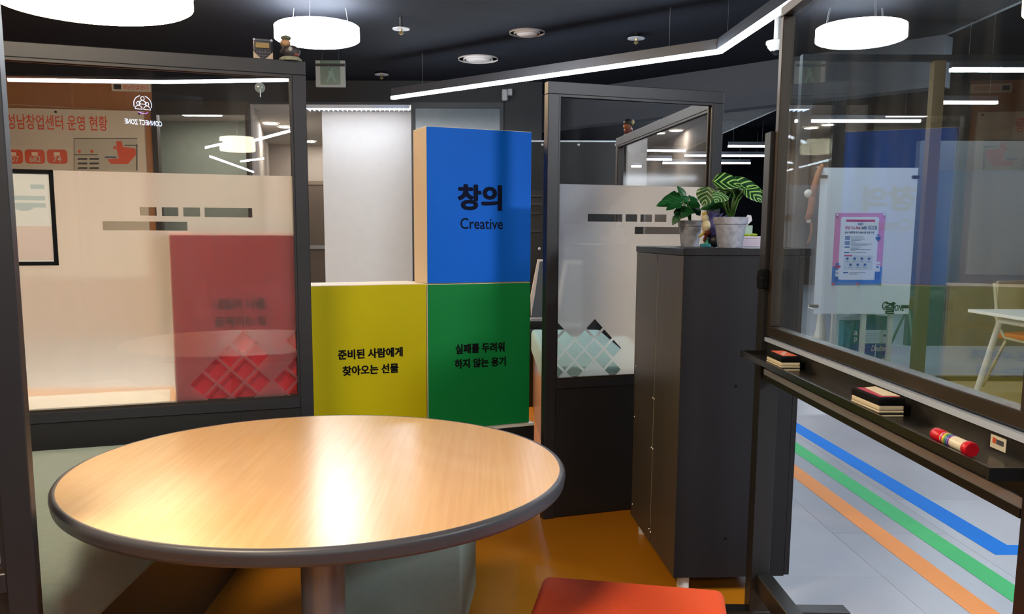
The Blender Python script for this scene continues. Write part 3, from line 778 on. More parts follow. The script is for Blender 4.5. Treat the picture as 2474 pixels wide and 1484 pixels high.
B(CW+.002, CW+.02, CDp/2+.001, CDp-.002, CZ0+.004, CZ1-.028).build('door', WD, cb)
SCR = mat('screw_steel', '#e6e2d8', .3, metal=.3)
for y, zs in ((.35, (.12, .46, .66)), (.374, (.125, .46, .66)), (CDp-.045, (.13, .52, .74))):
    for z in zs: MB().ball((-.0005, y, z), .0035, 8, 5).build('screw', SCR, bk1 if y < .36 else bk2)
for x, z in ((.20, .77), (.185, .215)): 
    o = MB().lathe([(.005, 0), (.0055, .0015)], 12).build('dowel_cap', INK, cb); o.rotation_euler = (PI/2, 0, 0); o.location = (x, 0, z)
for x, y in ((.05, .05), (.05, CDp-.05), (CW-.05, .05), (CW-.05, CDp-.05)):
    MB().lathe([(.022, 0), (.022, .07)], 16, (x, y, 0)).build('foot', mat('foot_white', '#cfd0d0', .5), cb)

# ---- plants on it
STONE = mat('pot_stone', '#a3a6b4', .8, noise=.3, nscale=45, bump=.3, bscale=60)
def leaf(t, base, tip, width, m, droop=.25, lobes=0, name='leaf', fold=.2):
    base = Vector(base); tip = Vector(tip); d = tip-base; Ln = d.length; d.normalize()
    side = d.cross(Vector((0, -.75, .66)))
    side = side.normalized() if side.length > 1e-3 else Vector((1, 0, 0))
    up = side.cross(d).normalized()
    nu, nv = 6, 10; v = []; uvs = []; f = []
    for j in range(nv+1):
        q = j/nv
        wd = width*(math.sin(PI*min(1, q**.75))**.8)*(1-.12*q)
        if lobes: wd *= 1-.38*max(0, math.sin(q*PI*lobes))**3
        for i in range(nu+1):
            s = (i/nu-.5)*2
            p = base+d*(Ln*q)+side*(s*wd/2)+up*(-droop*Ln*(q*q)+droop*Ln*.5*q+fold*abs(s)*wd/2)
            v.append(tuple(p)); uvs.append((s, q))
    for j in range(nv):
        for i in range(nu):
            a_ = j*(nu+1)+i; f.append((a_, a_+1, a_+nu+2, a_+nu+1))
    me = bpy.data.meshes.new(name); me.from_pydata(v, [], f)
    ul = me.uv_layers.new(name='UVMap')
    for lp in me.loops: ul.data[lp.index].uv = uvs[lp.vertex_index]
    for p in me.polygons: p.use_smooth = True
    me.materials.append(m)
    o = bpy.data.objects.new(name, me); COL.objects.link(o); o.parent = t
    sm = o.modifiers.new('thick', 'SOLIDIFY'); sm.thickness = .0008
    return o
CALA = leaf_mat('calathea_leaf', '#0f3d1c', '#9cc46a', 4.5)
CALA2 = leaf_mat('calathea_pale', '#2a5a33', '#a9c486', 5)
MONS = leaf_mat('monstera_leaf', '#12451f', '#1f6a34', 5)
STEM = mat('stem_green', '#4d7a2a', .5)
SOIL = mat('soil', '#3a3730', .9, noise=.3, nscale=60)
def pot(t, r, h):
    pt_ = MB().lathe([(r*.72, 0), (r*.74, .002), (r*.94, h*.76), (r, h*.77), (r*1.03, h*.8), (r*1.05, h), (r*.93, h), (r*.9, h*.86)], 40).build('pot', STONE, t, smooth='auto')
    MB().lathe([(r*.9, h*.85), (r*.9, h*.88)], 24).build('soil', SOIL, pt_)
ZT = CZ1
def onY(px, py, Y): return ony(px, py, Y)
Yp = 3.22
c = onY(1763, 600, Yp)
p1 = thing('potted_plant', 'striped leaf plant in the larger grey stone pot', 'plant', (c.x, Yp, ZT), 0, 'potted plants on the cabinet')
pot(p1, 39/FPX*Yp*1.02/1.03, 72/FPX*Yp)
def rel(px, py, Y, t): 
    q = onY(px, py, Y); return Vector((q.x-t.location.x, q.y-t.location.y, q.z-t.location.z))
hub = rel(1764, 512, Yp, p1)
base = rel(1766, 530, Yp, p1)
SPEC = [((1745, 470), (1712, 450), (1700, 500), .055, 0, CALA2), ((1752, 455), (1720, 438), (1795, 446), .06, -.03, CALA), ((1775, 460), (1760, 440), (1850, 462), .052, .03, CALA),
        ((1782, 462), (1800, 455), (1842, 488), .05, -.05, CALA), ((1762, 490), (1755, 492), (1690, 504), .035, .05, MONS), ((1770, 470), (1776, 450), (1815, 470), .055, .06, CALA),
        ((1750, 478), (1748, 468), (1728, 488), .045, -.06, CALA2), ((1776, 478), (1772, 480), (1772, 448), .05, .05, MONS), ((1758, 470), (1768, 462), (1728, 446), .05, .05, CALA), ((1784, 470), (1796, 470), (1832, 452), .045, .07, CALA2)]
for top, a, b, w, dy, m in SPEC:
    A_ = rel(a[0], a[1], Yp+dy, p1); B_ = rel(b[0], b[1], Yp+dy*1.6, p1)
    MB().tube([base+Vector((random.uniform(-.006, .006), random.uniform(-.006, .006), -.01)), rel(top[0], top[1]+15, Yp+dy*.5, p1), A_], [.0035, .0028, .002], 6).build('stem', STEM, p1, smooth=True)
    leaf(p1, A_, B_, w*1.45, m, .12)
Yq = 3.48
c = onY(1666, 597, Yq)
p2 = thing('potted_plant', 'split leaf plant in the smaller stone pot', 'plant', (c.x, Yq, ZT), 0, 'potted plants on the cabinet')
pot(p2, 28/FPX*Yq, 62/FPX*Yq)
base = rel(1668, 536, Yq, p2)
SPEC = [((1664, 490), (1640, 475), .03, 0, 0), ((1650, 485), (1586, 494), .045, -.03, 3), ((1660, 480), (1600, 478), .05, .02, 3), ((1662, 488), (1690, 500), .04, -.04, 2), ((1656, 500), (1624, 542), .035, -.05, 2),
        ((1664, 500), (1650, 525), .04, -.06, 2), ((1670, 495), (1694, 520), .04, .0, 2), ((1655, 478), (1637, 448), .02, .01, 0), ((1648, 490), (1610, 505), .032, -.07, 2), ((1668, 486), (1684, 478), .035, .04, 2)]
for a, b, w, dy, lo in SPEC:
    A_ = rel(a[0], a[1], Yq+dy, p2); B_ = rel(b[0], b[1], Yq+dy*1.5, p2)
    MB().tube([base+Vector((0, 0, -.01)), (base+A_)/2+Vector((0, 0, .01)), A_], [.003, .0025, .0018], 6).build('stem', STEM, p2, smooth=True)
    leaf(p2, A_, B_, w*1.5, MONS, .18, lo*2)

# ---- small things beside the pots
Yf = 3.36
c = onY(1712, 600, Yf); kf = Yf/FPX
fg = thing('figurine', 'purple cloaked figurine with cream scarf between the two pots', 'figurine', (c.x, Yf, ZT))
PUR = mat('resin_purple', '#3a3363', .5); CRM = mat('resin_cream', '#d8cba6', .5); REDB = mat('resin_rust', '#6b2d1c', .5); BKB = mat('resin_black', '#15161a', .45); TQ = mat('resin_turquoise', '#3d97b0', .4); YEL = mat('resin_yellow', '#d8bf52', .5)
MB().ball((4*kf, 2*kf, 52*kf), (19*kf, 14*kf, 30*kf)).build('cloak', PUR, fg, smooth=True)
for i in range(4): MB().tube([((-4+8*i)*kf, 2*kf, (70-3*i)*kf), ((10+11*i)*kf, 2*kf, (90-5*i)*kf)], [8*kf, 1*kf], 8).build('cloak_spike', PUR, fg, smooth=True)
MB().ball((-8*kf, -4*kf, 50*kf), (12*kf, 10*kf, 16*kf)).build('scarf', CRM, fg, smooth=True)
MB().ball((-12*kf, -4*kf, 68*kf), (9*kf, 8*kf, 10*kf)).build('head', CRM, fg, smooth=True)
MB().ball((-14*kf, -4*kf, 78*kf), (6*kf, 6*kf, 5*kf)).build('hair', YEL, fg, smooth=True)
MB().ball((-6*kf, -6*kf, 34*kf), (9*kf, 8*kf, 8*kf)).build('torso', REDB, fg, smooth=True)
MB().tube([(-10*kf, -6*kf, 36*kf), (-20*kf, -9*kf, 29*kf), (-27*kf, -10*kf, 25*kf)], [4*kf, 3*kf, 2.5*kf], 8).build('arm', YEL, fg, smooth=True)
MB().tube([(-8*kf, -6*kf, 28*kf), (-14*kf, -8*kf, 14*kf)], [4*kf, 3*kf], 8).build('leg', REDB, fg, smooth=True)
MB().ball((14*kf, -2*kf, 15*kf), (17*kf, 14*kf, 15*kf)).build('rock', BKB, fg, smooth=True)
B(-20*kf, 4*kf, -9*kf, 8*kf, 0, 8*kf).build('base_step', TQ, fg, bevel=2*kf)
MB().lathe([(6*kf, 8*kf), (4*kf, 18*kf), (1*kf, 22*kf)], 10, (-6*kf, 0, 0)).build('base_cone', mat('resin_mint', '#5fc08f', .4), fg)
Yb = 3.5; kb = Yb/FPX
c = onY(1806, 598, Yb)
sb = thing('storage_box', 'pale lilac lidded box behind the larger pot', 'box', (c.x, Yb, ZT))
B(-32*kb, 32*kb, 0, .09, 0, 20*kb).build('body', mat('box_lilac', '#cbbccb', .5), sb, bevel=.002); B(-33*kb, 33*kb, -.002, .092, 20*kb, 25*kb).build('lid', mat('box_lid', '#d4c8d2', .5), sb, bevel=.002)
B(-34*kb, -12*kb, -.003, 0, 6*kb, 12*kb).build('grip', INK, sb)
tx = thing('tissue_box', 'mint tissue box with a tissue sticking out behind the larger pot', 'tissue box', (onY(1806, 560, Yb+.04).x, Yb+.04, ZT+25*kb))
B(-16*kb, 12*kb, 0, .05, 0, 26*kb).build('carton', mat('mint_card', '#a3bcb0', .6), tx, bevel=.001)
MB().plate([(-6*kb, 26*kb), (2*kb, 26*kb), (14*kb, 38*kb), (11*kb, 50*kb), (2*kb, 52*kb), (-4*kb, 40*kb)], .02, .024).build('tissue', mat('tissue_white', '#d6d2dc', .8), tx, bevel=.001)
gl_ = thing('green_cloth', 'folded lime green cloth on the lilac box', 'cloth', (onY(1812, 572, Yb).x, Yb+.012, ZT+25*kb))
MB().ball((-8*kb, 0, 3.2*kb), (12*kb, .012, 3.2*kb)).build('fold', mat('lime_cloth', '#a5bf2c', .7), gl_, smooth=True)
MB().ball((10*kb, 0, 3.5*kb), (10*kb, .012, 3.5*kb)).build('fold', MATS['lime_cloth'], gl_, smooth=True)

# ---- figurine, clear case on top of the left partition
def on_top(px): 
    a = ap(px, 140); return a[0]
tA = PA0
ca = thing('display_case', 'clear studded display case on the left partition', 'display case', (tA.x, tA.y, PH), ANG_A)
x0, x1 = on_top(613), on_top(660); hc = .072
ACR = glass('acrylic', tint=(.97, .97, .97, 1), dirt=.02)
B(x0, x1, .004, .04, 0, hc).build('case', ACR, ca)
STUD = mat('stud_dark', '#3a333a', .3)
B(x0+.005, x1-.005, .03, .038, .002, hc-.004).build('back_board', STUD, ca)
for i in range(6):
    for j in range(5):
        MB().ball((x0+.01+i*(x1-x0-.02)/5, .028, .012+j*.011), .0035, 6, 4).build('stud', STUD, ca)
GOLD = mat('gold_plate', '#9a7d45', .35, metal=.6)
B(x0+.01, x1-.012, .018, .022, hc-.030, hc-.012).build('name_bar', GOLD, ca)
for s in (x0+.004, x1-.004): MB().ball((s, .006, hc-.004), .005, 8, 5).build('corner_stud', ALU, ca)
MB().plate([(x0, 0), (x0+.028, 0), (x0, .026)], .01, .016).build('gravel', mat('pale_gravel', '#c7b39a', .7, noise=.3, nscale=200), ca)
MB().plate([(x1-.028, 0), (x1, 0), (x1, .026)], .01, .016).build('gravel', MATS['pale_gravel'], ca)
f2 = thing('figurine', 'small dark clad figurine on a stone base atop the left partition', 'figurine', (tA.x, tA.y, PH), ANG_A)
xm = on_top(700); 
MB().lathe([(.042, 0), (.044, .006), (.034, .014)], 12, (xm+.005, .022, 0)).build('stone_base', mat('resin_stone', '#9aa08c', .8, noise=.2, nscale=40), f2)
MB().ball((xm+.01, .022, .036), (.034, .02, .024)).build('body', mat('resin_charcoal', '#3a363a', .5), f2, smooth=True)
MB().ball((xm+.025, .018, .026), (.014, .014, .012)).build('sash', mat('resin_red', '#7a4038', .5), f2, smooth=True)
MB().ball((xm-.012, .02, .066), (.02, .016, .014)).build('head', mat('resin_skin', '#b58f6c', .5), f2, smooth=True)
MB().ball((xm-.01, .02, .084), (.02, .016, .01)).build('cap', mat('resin_olive', '#5b5f50', .4), f2, smooth=True)
MB().ball((xm+.004, .004, .043), (.008, .003, .009)).build('badge', mat('resin_pale', '#a8a8a4', .5), f2, smooth=True)
MB().tube([(xm-.03, .02, .03), (xm-.02, .02, .05), (xm-.03, .02, .06)], .006, 8).build('arm', MATS['resin_charcoal'], f2, smooth=True)
# figurine on the far corner of the return partition
p = Vector((g1.x+.03, g1.y-.06, PH)); kc = p.y/FPX
f3 = thing('figurine', 'small figurine in a dark hat on the far partition corner', 'figurine', p)
MB().lathe([(12*kc, 0), (13*kc, 4*kc), (9*kc, 8*kc)], 12).build('base', MATS['resin_stone'], f3)
MB().ball((0, 0, 16*kc), (11*kc, 9*kc, 10*kc)).build('body', REDB, f3, smooth=True)
MB().ball((-3*kc, -2*kc, 25*kc), (10*kc, 9*kc, 8*kc)).build('head', mat('resin_copper', '#8a4f30', .5), f3, smooth=True)
MB().ball((1*kc, 0, 34*kc), (13*kc, 10*kc, 10*kc)).build('hat', BKB, f3, smooth=True)
MB().ball((9*kc, -8*kc, 34*kc), (4*kc, 2*kc, 5*kc)).build('flower', mat('resin_lemon', '#b9b07a', .5), f3, smooth=True)

# ================================================================== GLASS WRITING BOARD
GB = thing('glass_board', 'mobile glass writing board in a bronze black frame', 'writing board', (.853, 0, 0), -.010)
ya, yb, za, zb = 1.345, 2.712, .985, 1.965
fwid = .03
B(-.003, .003, ya+.01, yb-.01, za+.01, zb-.01).build('pane', GLASS_BOARD, GB)
B(-.018, .018, ya, yb, zb-fwid, zb).build('frame_rail', BRONZE, GB, bevel=.002, seg=1)
B(-.018, .018, ya, yb, za, za+fwid).build('frame_rail', BRONZE, GB, bevel=.002, seg=1)
B(-.018, .018, ya, ya+fwid, za+fwid, zb-fwid).build('frame_stile', BRONZE, GB, bevel=.002, seg=1)
B(-.018, .018, yb-fwid, yb, za+fwid, zb-fwid).build('frame_stile', BRONZE, GB, bevel=.002, seg=1)
B(-.021, .012, ya, yb+.01, .967, .979).build('trim_strip', ALU, GB)
B(-.016, .016, ya, yb+.012, .88, .967).build('lower_rail', mat('rail_black', '#191715', .4), GB)
B(-.02, .016, ya, yb+.012, .862, .88).build('trim_strip', ALU, GB)
B(-.022, .018, ya, yb+.012, .846, .862).build('lower_rail', MATS['rail_black'], GB)
TRY = mat('tray_black', '#171615', .28, noise=.2, nscale=30)
B(-.094, -.016, 1.31, 2.70, .924, .929).build('tray', TRY, GB)
B(-.098, -.092, 1.31, 2.70, .922, .939).build('tray_lip', TRY, GB)
for y in (1.306, 2.696): B(-.098, -.016, y, y+.006, .918, .939).build('tray_lip', TRY, GB)
LEGM = mat('leg_black', '#1d1d1f', .42)
for y in (2.745, 1.30):
    B(-.03, .03, y-.03, y+.03, .077, 1.607).build('leg', LEGM, GB, bevel=.002, seg=1)
    B(-.30, .30, y-.03, y+.03, .035, .077).build('foot', LEGM, GB, bevel=.003, seg=1)
    for x in (-.26, .26):
        o = MB().lathe([(.017, -.01), (.017, .01)], 16).build('caster', INK, GB); o.rotation_euler = (0, PI/2, 0); o.location = (x, y, .017)
        B(x-.012, x+.012, y-.012, y+.012, .017, .036).build('caster_fork', LEGM, GB)
B(-.012, .038, 1.33, 2.716, .14, .205).build('crossbar', LEGM, GB, bevel=.003, seg=1)
for y in (2.715,):
    MB().tube([(-.034, y, 1.16), (-.05, y, 1.16)], .014, 12).build('pivot_knob', INK, GB)
    B(-.05, -.02, y-.012, y+.012, 1.13, 1.19).build('pivot_bracket', INK, GB, bevel=.004)
gm = GB
st_ = B(-.0175, -.0165, 1.405, 1.45, .938, .960).build('sticker', mat('sticker_cream', '#d8d2c0', .5), GB)
B(-.0182, -.0175, 1.411, 1.432, .947, .955).build('sticker_print', mat('sticker_ink', '#4a4a55', .5), st_)
B(-.0182, -.0175, 1.434, 1.443, .947, .956).build('sticker_print', ORP, st_)
# erasers and marker
def gb_world(x, y, z):
    c_, s_ = math.cos(-.010), math.sin(-.010); return Vector((.853+x*c_-y*s_, x*s_+y*c_, z))
FELT = mat('felt_cream', '#d9cdb2', .9); FELTD = mat('felt_dark', '#2a2a2c', .9)
def eraser(y0, y1, zb_, label, lab, ang):
    w = .052; Lh = y1-y0
    q = gb_world(-.060, (y0+y1)/2, .9292)
    t = thing('board_eraser', label, 'eraser', q, -.010+ang, 'board erasers on the tray')
    z = 0
    for i in range(3):
        B(-w/2, w/2, -Lh/2, Lh/2, z, z+.004).build('felt', FELTD if i % 2 else FELT, t, bevel=.001, seg=1); z += .004
    B(-w/2, w/2, -Lh/2, Lh/2, z, z+.011).build('felt', FELT, t, bevel=.003); z += .011
    B(-w/2-.001, w/2+.001, -Lh/2-.001, Lh/2+.001, z, z+.016).build('body', INK, t, bevel=.003); z += .016
    if lab == 'orange':
        B(-w/2+.008, w/2-.006, -Lh/2+.012, Lh/2-.012, z, z+.0008).build('sticker', mat('label_orange', '#e8642a', .5), t)
        for k in range(3): B(-.012+k*.01, -.006+k*.01, -.03+k*.02, -.012+k*.02, z+.0008, z+.0012).build('sticker_print', WHITE, t)
    else:
        B(-w/2+.006, w/2-.005, -Lh/2+.01, Lh/2-.01, z, z+.0008).build('sticker', mat('label_red', '#b81f46', .5), t)
        MB().prism([(-w/2+.015, -Lh/2+.018), (w/2-.004, -Lh/2+.014), (w/2-.002, Lh/2-.004), (-w/2+.022, Lh/2-.016)], z+.001, z+.0022).build('sticker', mat('label_cream', '#efe4cc', .6), t)
e = onz(1896, 880, .94); e2 = onz(2110, 975, .94)
eraser(2.345, 2.475, 0, 'board eraser with an orange sticker at the far end of the tray', 'orange', 0)
eraser(1.735, 1.865, 0, 'board eraser with a torn white label mid tray', 'white', .03)
q = gb_world(-.070, 1.47, .9292+.0126)
mk = thing('marker_pen', 'fat red marker pen with a rainbow band lying in the tray', 'marker', q, -.010)
def mtube(y0, y1, r, nm, m, bev=False):
    o = MB().lathe([(r*.9, y0), (r, y0+.003), (r, y1-.003), (r*.9, y1)], 24).build(nm, m, mk, smooth='auto'); o.rotation_euler = (-PI/2, 0, 0)
REDM = mat('marker_red', '#d8122a', .35); MW = mat('marker_white', '#efe6d2', .35)
mtube(-.062, -.045, .0125, 'end_plug', REDM); mtube(-.045, .028, .011, 'barrel', MW); mtube(.028, .06, .0118, 'cap', REDM)
for i, c_ in enumerate(('#7a2c9a', '#2a50c8', '#2a9a4c', '#e8d22a', '#d8286a')):
    o = MB().lathe([(.0112, -.006+i*.006), (.0112, -.001+i*.006)], 24, cap=False).build('band', mat('band_%d' % i, c_, .35), mk, smooth=True); o.rotation_euler = (-PI/2, 0, 0)

# ================================================================== GLAZED ROOM ON THE RIGHT, 7 m away
GY = 7.8
def gx(px): return (px-CX)/FPX
def gp(px, py, Y=GY): 
    q = ony(px, py, Y); return (q.x, q.z)
gw = struct(thing('window_3', '', '', (0, 0, 0))); del gw['label'], gw['category']
MULL = mat('mullion_warm_lit', '#7a6648', .45, metal=.3)  # tan puts warm lamp light into the centre mullion's colour
xl = gp(1936, 500)[0]; xm_ = gp(2240, 420)[0]; ztop = gp(2255, 146)[1]
for x in (xl, xm_+.05, xm_+2.2, xm_+4.3):
    B(x-.05, x+.05, GY, GY+.08, 0, ztop).build('mullion', MULL if x == xm_+.05 else MATS['blue_black'], gw)
B(xl-.05, xm_+4.35, GY+.005, GY+.075, ztop, ztop+.05).build('header', MATS['blue_black'], gw)
B(xl, xm_+4.3, GY+.01, GY+.07, 0, .04).build('bottom_rail', mat('rail_dark', '#2a2a2c', .5), gw)
for x0, x1 in ((xl+.05, xm_), (xm_+.1, xm_+2.15), (xm_+2.25, xm_+4.25)):
    B(x0, x1, GY+.035, GY+.043, .04, ztop).build('pane', GLASS, gw)
FILM2 = film_mat('frosted_band', .06, .2, .45, (.6, .68, .74, 1))
for x0, x1 in ((xm_+.1, xm_+2.15), (xm_+2.25, xm_+4.25)):
    B(x0, x1, GY+.0305, GY+.0335, gp(2300, 692)[1], gp(2300, 410)[1]).build('frosted_film', FILM2, gw)
# white poster panel on stand-offs
pp = thing('display_board', 'white acrylic display panel on dark stand-offs', 'display panel', (0, GY-.05, 0))
def pq(px, py): 
    q = ony(px, py, GY-.05); return (q.x, q.z)
bl, br, tl_, tr_ = pq(1964, 758), pq(2196, 758), pq(1985, 405), pq(2218, 408)
px0, px1 = (bl[0]+tl_[0])/2, (br[0]+tr_[0])/2
pz0, pz1 = bl[1], tl_[1]
B(px0, px1, 0, .008, pz0, pz1).build('panel', mat('acrylic_white', '#dfe4ee', .3), pp)
for px, py in ((1990, 427), (2212, 428), (1968, 740), (2186, 741)):
    q = pq(px, py); 
    B(q[0]-.035, q[0]+.035, -.012, .05, q[1]-.014, q[1]+.014).build('stand_off', mat('stand_off', '#4a4238', .4, metal=.5), pp, bevel=.008)
def plx(u): return px0+(px1-px0)*u
def plz(v): return pz1-(pz1-pz0)*v
MK = mat('logo_black', '#101214', .5)
text('ONE', (px1-px0)*.10, .055, MK, pp, (plx(.90), -.001, plz(.958)), .03, shear=.15)
text('즐', .10, .1, MK, pp, (plx(.80), -.001, plz(.962)), .03)
MB().tube([(plx(.755)+.03*math.cos(t), -.001, plz(.945)+.035*math.sin(t)) for t in [i*.4 for i in range(2, 12)]], .006, 5).build('logo_tail', MK, pp)
MB().plate([(plx(.80), plz(.93)), (plx(.83), plz(.915)), (plx(.86), plz(.925)), (plx(.845), plz(.94)), (plx(.81), plz(.945))], -.0015, -.0005).build('logo_mark', MK, pp)
# the printed notice on it
po = thing('poster', 'pink and blue robot event poster pinned on the white panel', 'poster', (0, GY-.0525, 0))
b0, b1 = pq(2011, 689), pq(2138, 515); 
qx0, qx1, qz0, qz1 = (pq(2017, 516)[0]+pq(2009, 689)[0])/2, (pq(2139, 516)[0]+pq(2128, 690)[0])/2, b0[1], b1[1]
def ux(u): return qx0+(qx1-qx0)*u
def vz(v): return qz1-(qz1-qz0)*v
def pr(u0, u1, v0, v1, m, nm, e, r=0):
    pts = rrect(ux(u0), ux(u1), vz(v1), vz(v0), r) if r else [(ux(u0), vz(v1)), (ux(u1), vz(v1)), (ux(u1), vz(v0)), (ux(u0), vz(v0))]
    MB().plate(pts, -e-.0004, -e+.0004).build(nm, m, po)
PK = mat('poster_pink', '#d98fc4', .5); PB = mat('poster_blue', '#3f7fd0', .5); PWt = mat('poster_white', '#e4eaf6', .5); PBD = mat('poster_dark_blue', '#2f5a9a', .5); PR = mat('poster_red', '#c33a62', .5); PGR = mat('poster_grey', '#8a93a6', .5)
pr(0, 1, 0, .74, PK, 'sheet', 0); pr(0, 1, .74, 1, PB, 'print', .0005)
pr(.12, .88, .055, .925, PWt, 'print', .001, .02)
pr(.22, .80, .09, .122, PR, 'print', .002)
text('2023', (qx1-qx0)*.1, .022, PBD, po, (ux(.51), -.0035, vz(.152)), .03)
text('성남 Co-Bot', (qx1-qx0)*.31, .032, PR, po, (ux(.36), -.0035, vz(.2)), .03)
text('with GCCEI', (qx1-qx0)*.31, .032, PBD, po, (ux(.69), -.0035, vz(.2)), .03)
text('실내 자율주행 무인 배송 로봇 실증 과제', (qx1-qx0)*.58, .02, INK, po, (ux(.5), -.0035, vz(.268)), .02)
for v, n in ((.33, .25), (.358, .28), (.40, .1), (.428, .42), (.47, .2), (.545, .33), (.825, .33)):
    pr(.22, .32, v-.009, v+.009, PBD, 'print', .002); pr(.34, .34+n, v-.004, v+.004, PGR, 'print', .002)
for v, n in ((.376, .2), (.446, .32), (.488, .16), (.505, .4), (.52, .1), (.845, .17)): pr(.34, .34+n, v-.004, v+.004, PGR, 'print', .002)
pr(.22, .80, .585, .79, mat('poster_pale', '#cdd6e6', .5), 'print', .0015); pr(.22, .38, .578, .597, PR, 'print', .002)
for k in range(7):
    u = .29+.145*k if k < 4 else .36+.145*(k-4); v = .63 if k < 4 else .715
    MB().plate([(ux(u)+.012*math.cos(t*.52), vz(v)+.012*math.sin(t*.52)) for t in range(12)], -.003, -.002).build('print', PBD, po)
    pr(u-.04, u+.04, v+.035, v+.042, PGR, 'print', .002)
# plain robots drawn on the poster
for u, v, k in ((.905, .78, 1.), (.10, .86, .62)):
    pr(u-.055*k, u+.055*k, v-.11*k, v-.07*k, PWt, 'robot_print', .003, .008*k); pr(u-.05*k, u+.05*k, v-.06*k, v+.03*k, PWt, 'robot_print', .003)
    pr(u-.045*k, u-.015*k, v+.03*k, v+.14*k, PBD, 'robot_print', .003); pr(u+.015*k, u+.045*k, v+.03*k, v+.14*k, PBD, 'robot_print', .003)
    pr(u-.025*k, u+.025*k, v-.045*k, v-.02*k, PB, 'robot_print', .0035)
pr(.83, .93, .325, .365, PBD, 'robot_print', .003, .006); pr(.855, .905, .295, .31, PBD, 'robot_print', .003); pr(.86, .875, .365, .39, PBD, 'robot_print', .003); pr(.89, .905, .365, .39, PBD, 'robot_print', .003)
pr(.06, .16, .725, .76, PR, 'robot_print', .003); pr(.06, .13, .69, .725, PB, 'robot_print', .003)
for i, (u, v, m) in enumerate(((.03, .03, ALU), (.97, .025, ALU), (.03, .985, mat('pin_red', '#d85a48', .4)), (.52, .985, MATS['pin_red']), (.975, .985, mat('pin_green', '#1f7a68', .4)))):
    MB().ball((ux(u), -.012, vz(v)), .011, 10, 6).build('pin', m, po, smooth=True)
# plush hanging at the panel's left edge
hm = thing('hanging_plush', 'brown long limbed plush toy hanging left of the poster panel', 'plush toy', (0, GY-.1, 0))
FUR = mat('plush_brown', '#8a5236', .9, noise=.1, nscale=60); PAD = mat('plush_white', '#c9c2bb', .9)
def hp(px, py, dy=0): 
    q = ony(px, py, GY-.1+dy); return (q.x, dy, q.z)
MB().tube([hp(1984, 402), hp(1975, 425), hp(1968, 450), hp(1961, 478)], [.022, .024, .028, .03], 10).build('arm', FUR, hm, smooth=True)
MB().tube([hp(1961, 475), hp(1962, 490), hp(1958, 510), hp(1952, 530)], [.03, .03, .03, .028], 10).build('body', FUR, hm, smooth=True)
MB().tube([hp(1960, 538), hp(1961, 560), hp(1955, 580), hp(1950, 588)], [.012, .012, .01, .006], 8).build('tail', FUR, hm, smooth=True)
MB().ball(hp(1953, 468), (.036, .03, .036)).build('head', PAD, hm, smooth=True)
MB().ball(hp(1954, 534), (.022, .02, .02)).build('foot', PAD, hm, smooth=True)
MB().tube([hp(1984, 402), hp(1988, 400)], .02, 8).build('hand', mat('plush_hand', '#b8764f', .9), hm, smooth=True)
MB().tube([hp(1988, 401), (hp(1988, 401)[0], .13, hp(1988, 401)[2])], .006, 6).build('hook', ALU, hm)

# furniture in the glazed room
dk = thing('white_desk', 'white desk with splayed legs in the glazed room', 'desk')
dx0, dx1, dy0, dy1 = 3.83, 5.25, 6.1, 6.99
B(dx0, dx1, dy0, dy1, .695, .72).build('desk_top', WHITE, dk, bevel=.003)
WL = mat('desk_leg_white', '#dcdcda', .4)
for x in (dx0+.12, dx1-.12):
    MB().tube([(x, dy1-.25, .655), (x, dy1+.02, 0)], .024, 10).build('leg', WL, dk, smooth='auto')
    MB().tube([(x, dy0+.25, .655), (x, dy0-.02, 0)], .024, 10).build('leg', WL, dk, smooth='auto')
    MB().tube([(x, dy1-.25, .655), (x, dy0+.25, .655)], .024, 10).build('leg_bridge', WL, dk, smooth='auto')
    for y in (dy0+.3, dy1-.3): MB().tube([(x, y, .66), (x, y, .696)], .018, 8).build('spacer', mat('spacer_tan', '#b09a78', .5), dk)
B(dx0+.12, dx1-.12, (dy0+dy1)/2-.02, (dy0+dy1)/2+.02, .63, .68).build('beam', WL, dk)
MB().prism([(3.3, 6.3), (8.9, 6.3), (8.9, 8.15), (3.3, 8.15)], .0002, .0012).build('floor_covering', mat('tan_vinyl', '#a08a58', .4, noise=.05), floor)
ch = thing('office_chair', 'cream framed chair with an orange seat behind the desk', 'chair', (4.62, 7.36, 0), .35)
CHM = mat('chair_cream', '#b3ab92', .5)
for sx in (-1, 1):
    MB().tube([(sx*.25, -.22, 0), (sx*.21, -.12, .42), (sx*.2, .12, .44), (sx*.2, .2, .55), (sx*.19, .27, .9)], .014, 8).build('leg', CHM, ch, smooth=True)
    MB().tube([(sx*.25, .26, 0), (sx*.21, .1, .42)], .014, 8).build('leg', CHM, ch, smooth=True)
B(-.2, .2, -.2, .2, .43, .48).build('seat', mat('chair_orange', '#c9642a', .7), ch, bevel=.015)
B(-.19, .19, .235, .26, .6, .92).build('backrest', CHM, ch, bevel=.01)
mo = thing('monitor', 'white monitor standing on the desk', 'monitor', (4.72, 6.6, .72))
B(-.3, .3, 0, .03, .06, .5).build('screen', WHITE, mo, bevel=.004); B(-.1, .1, -.06, .1, 0, .01).build('stand_foot', WHITE, mo); B(-.03, .03, .03, .045, .01, .3).build('stand_neck', WHITE, mo)
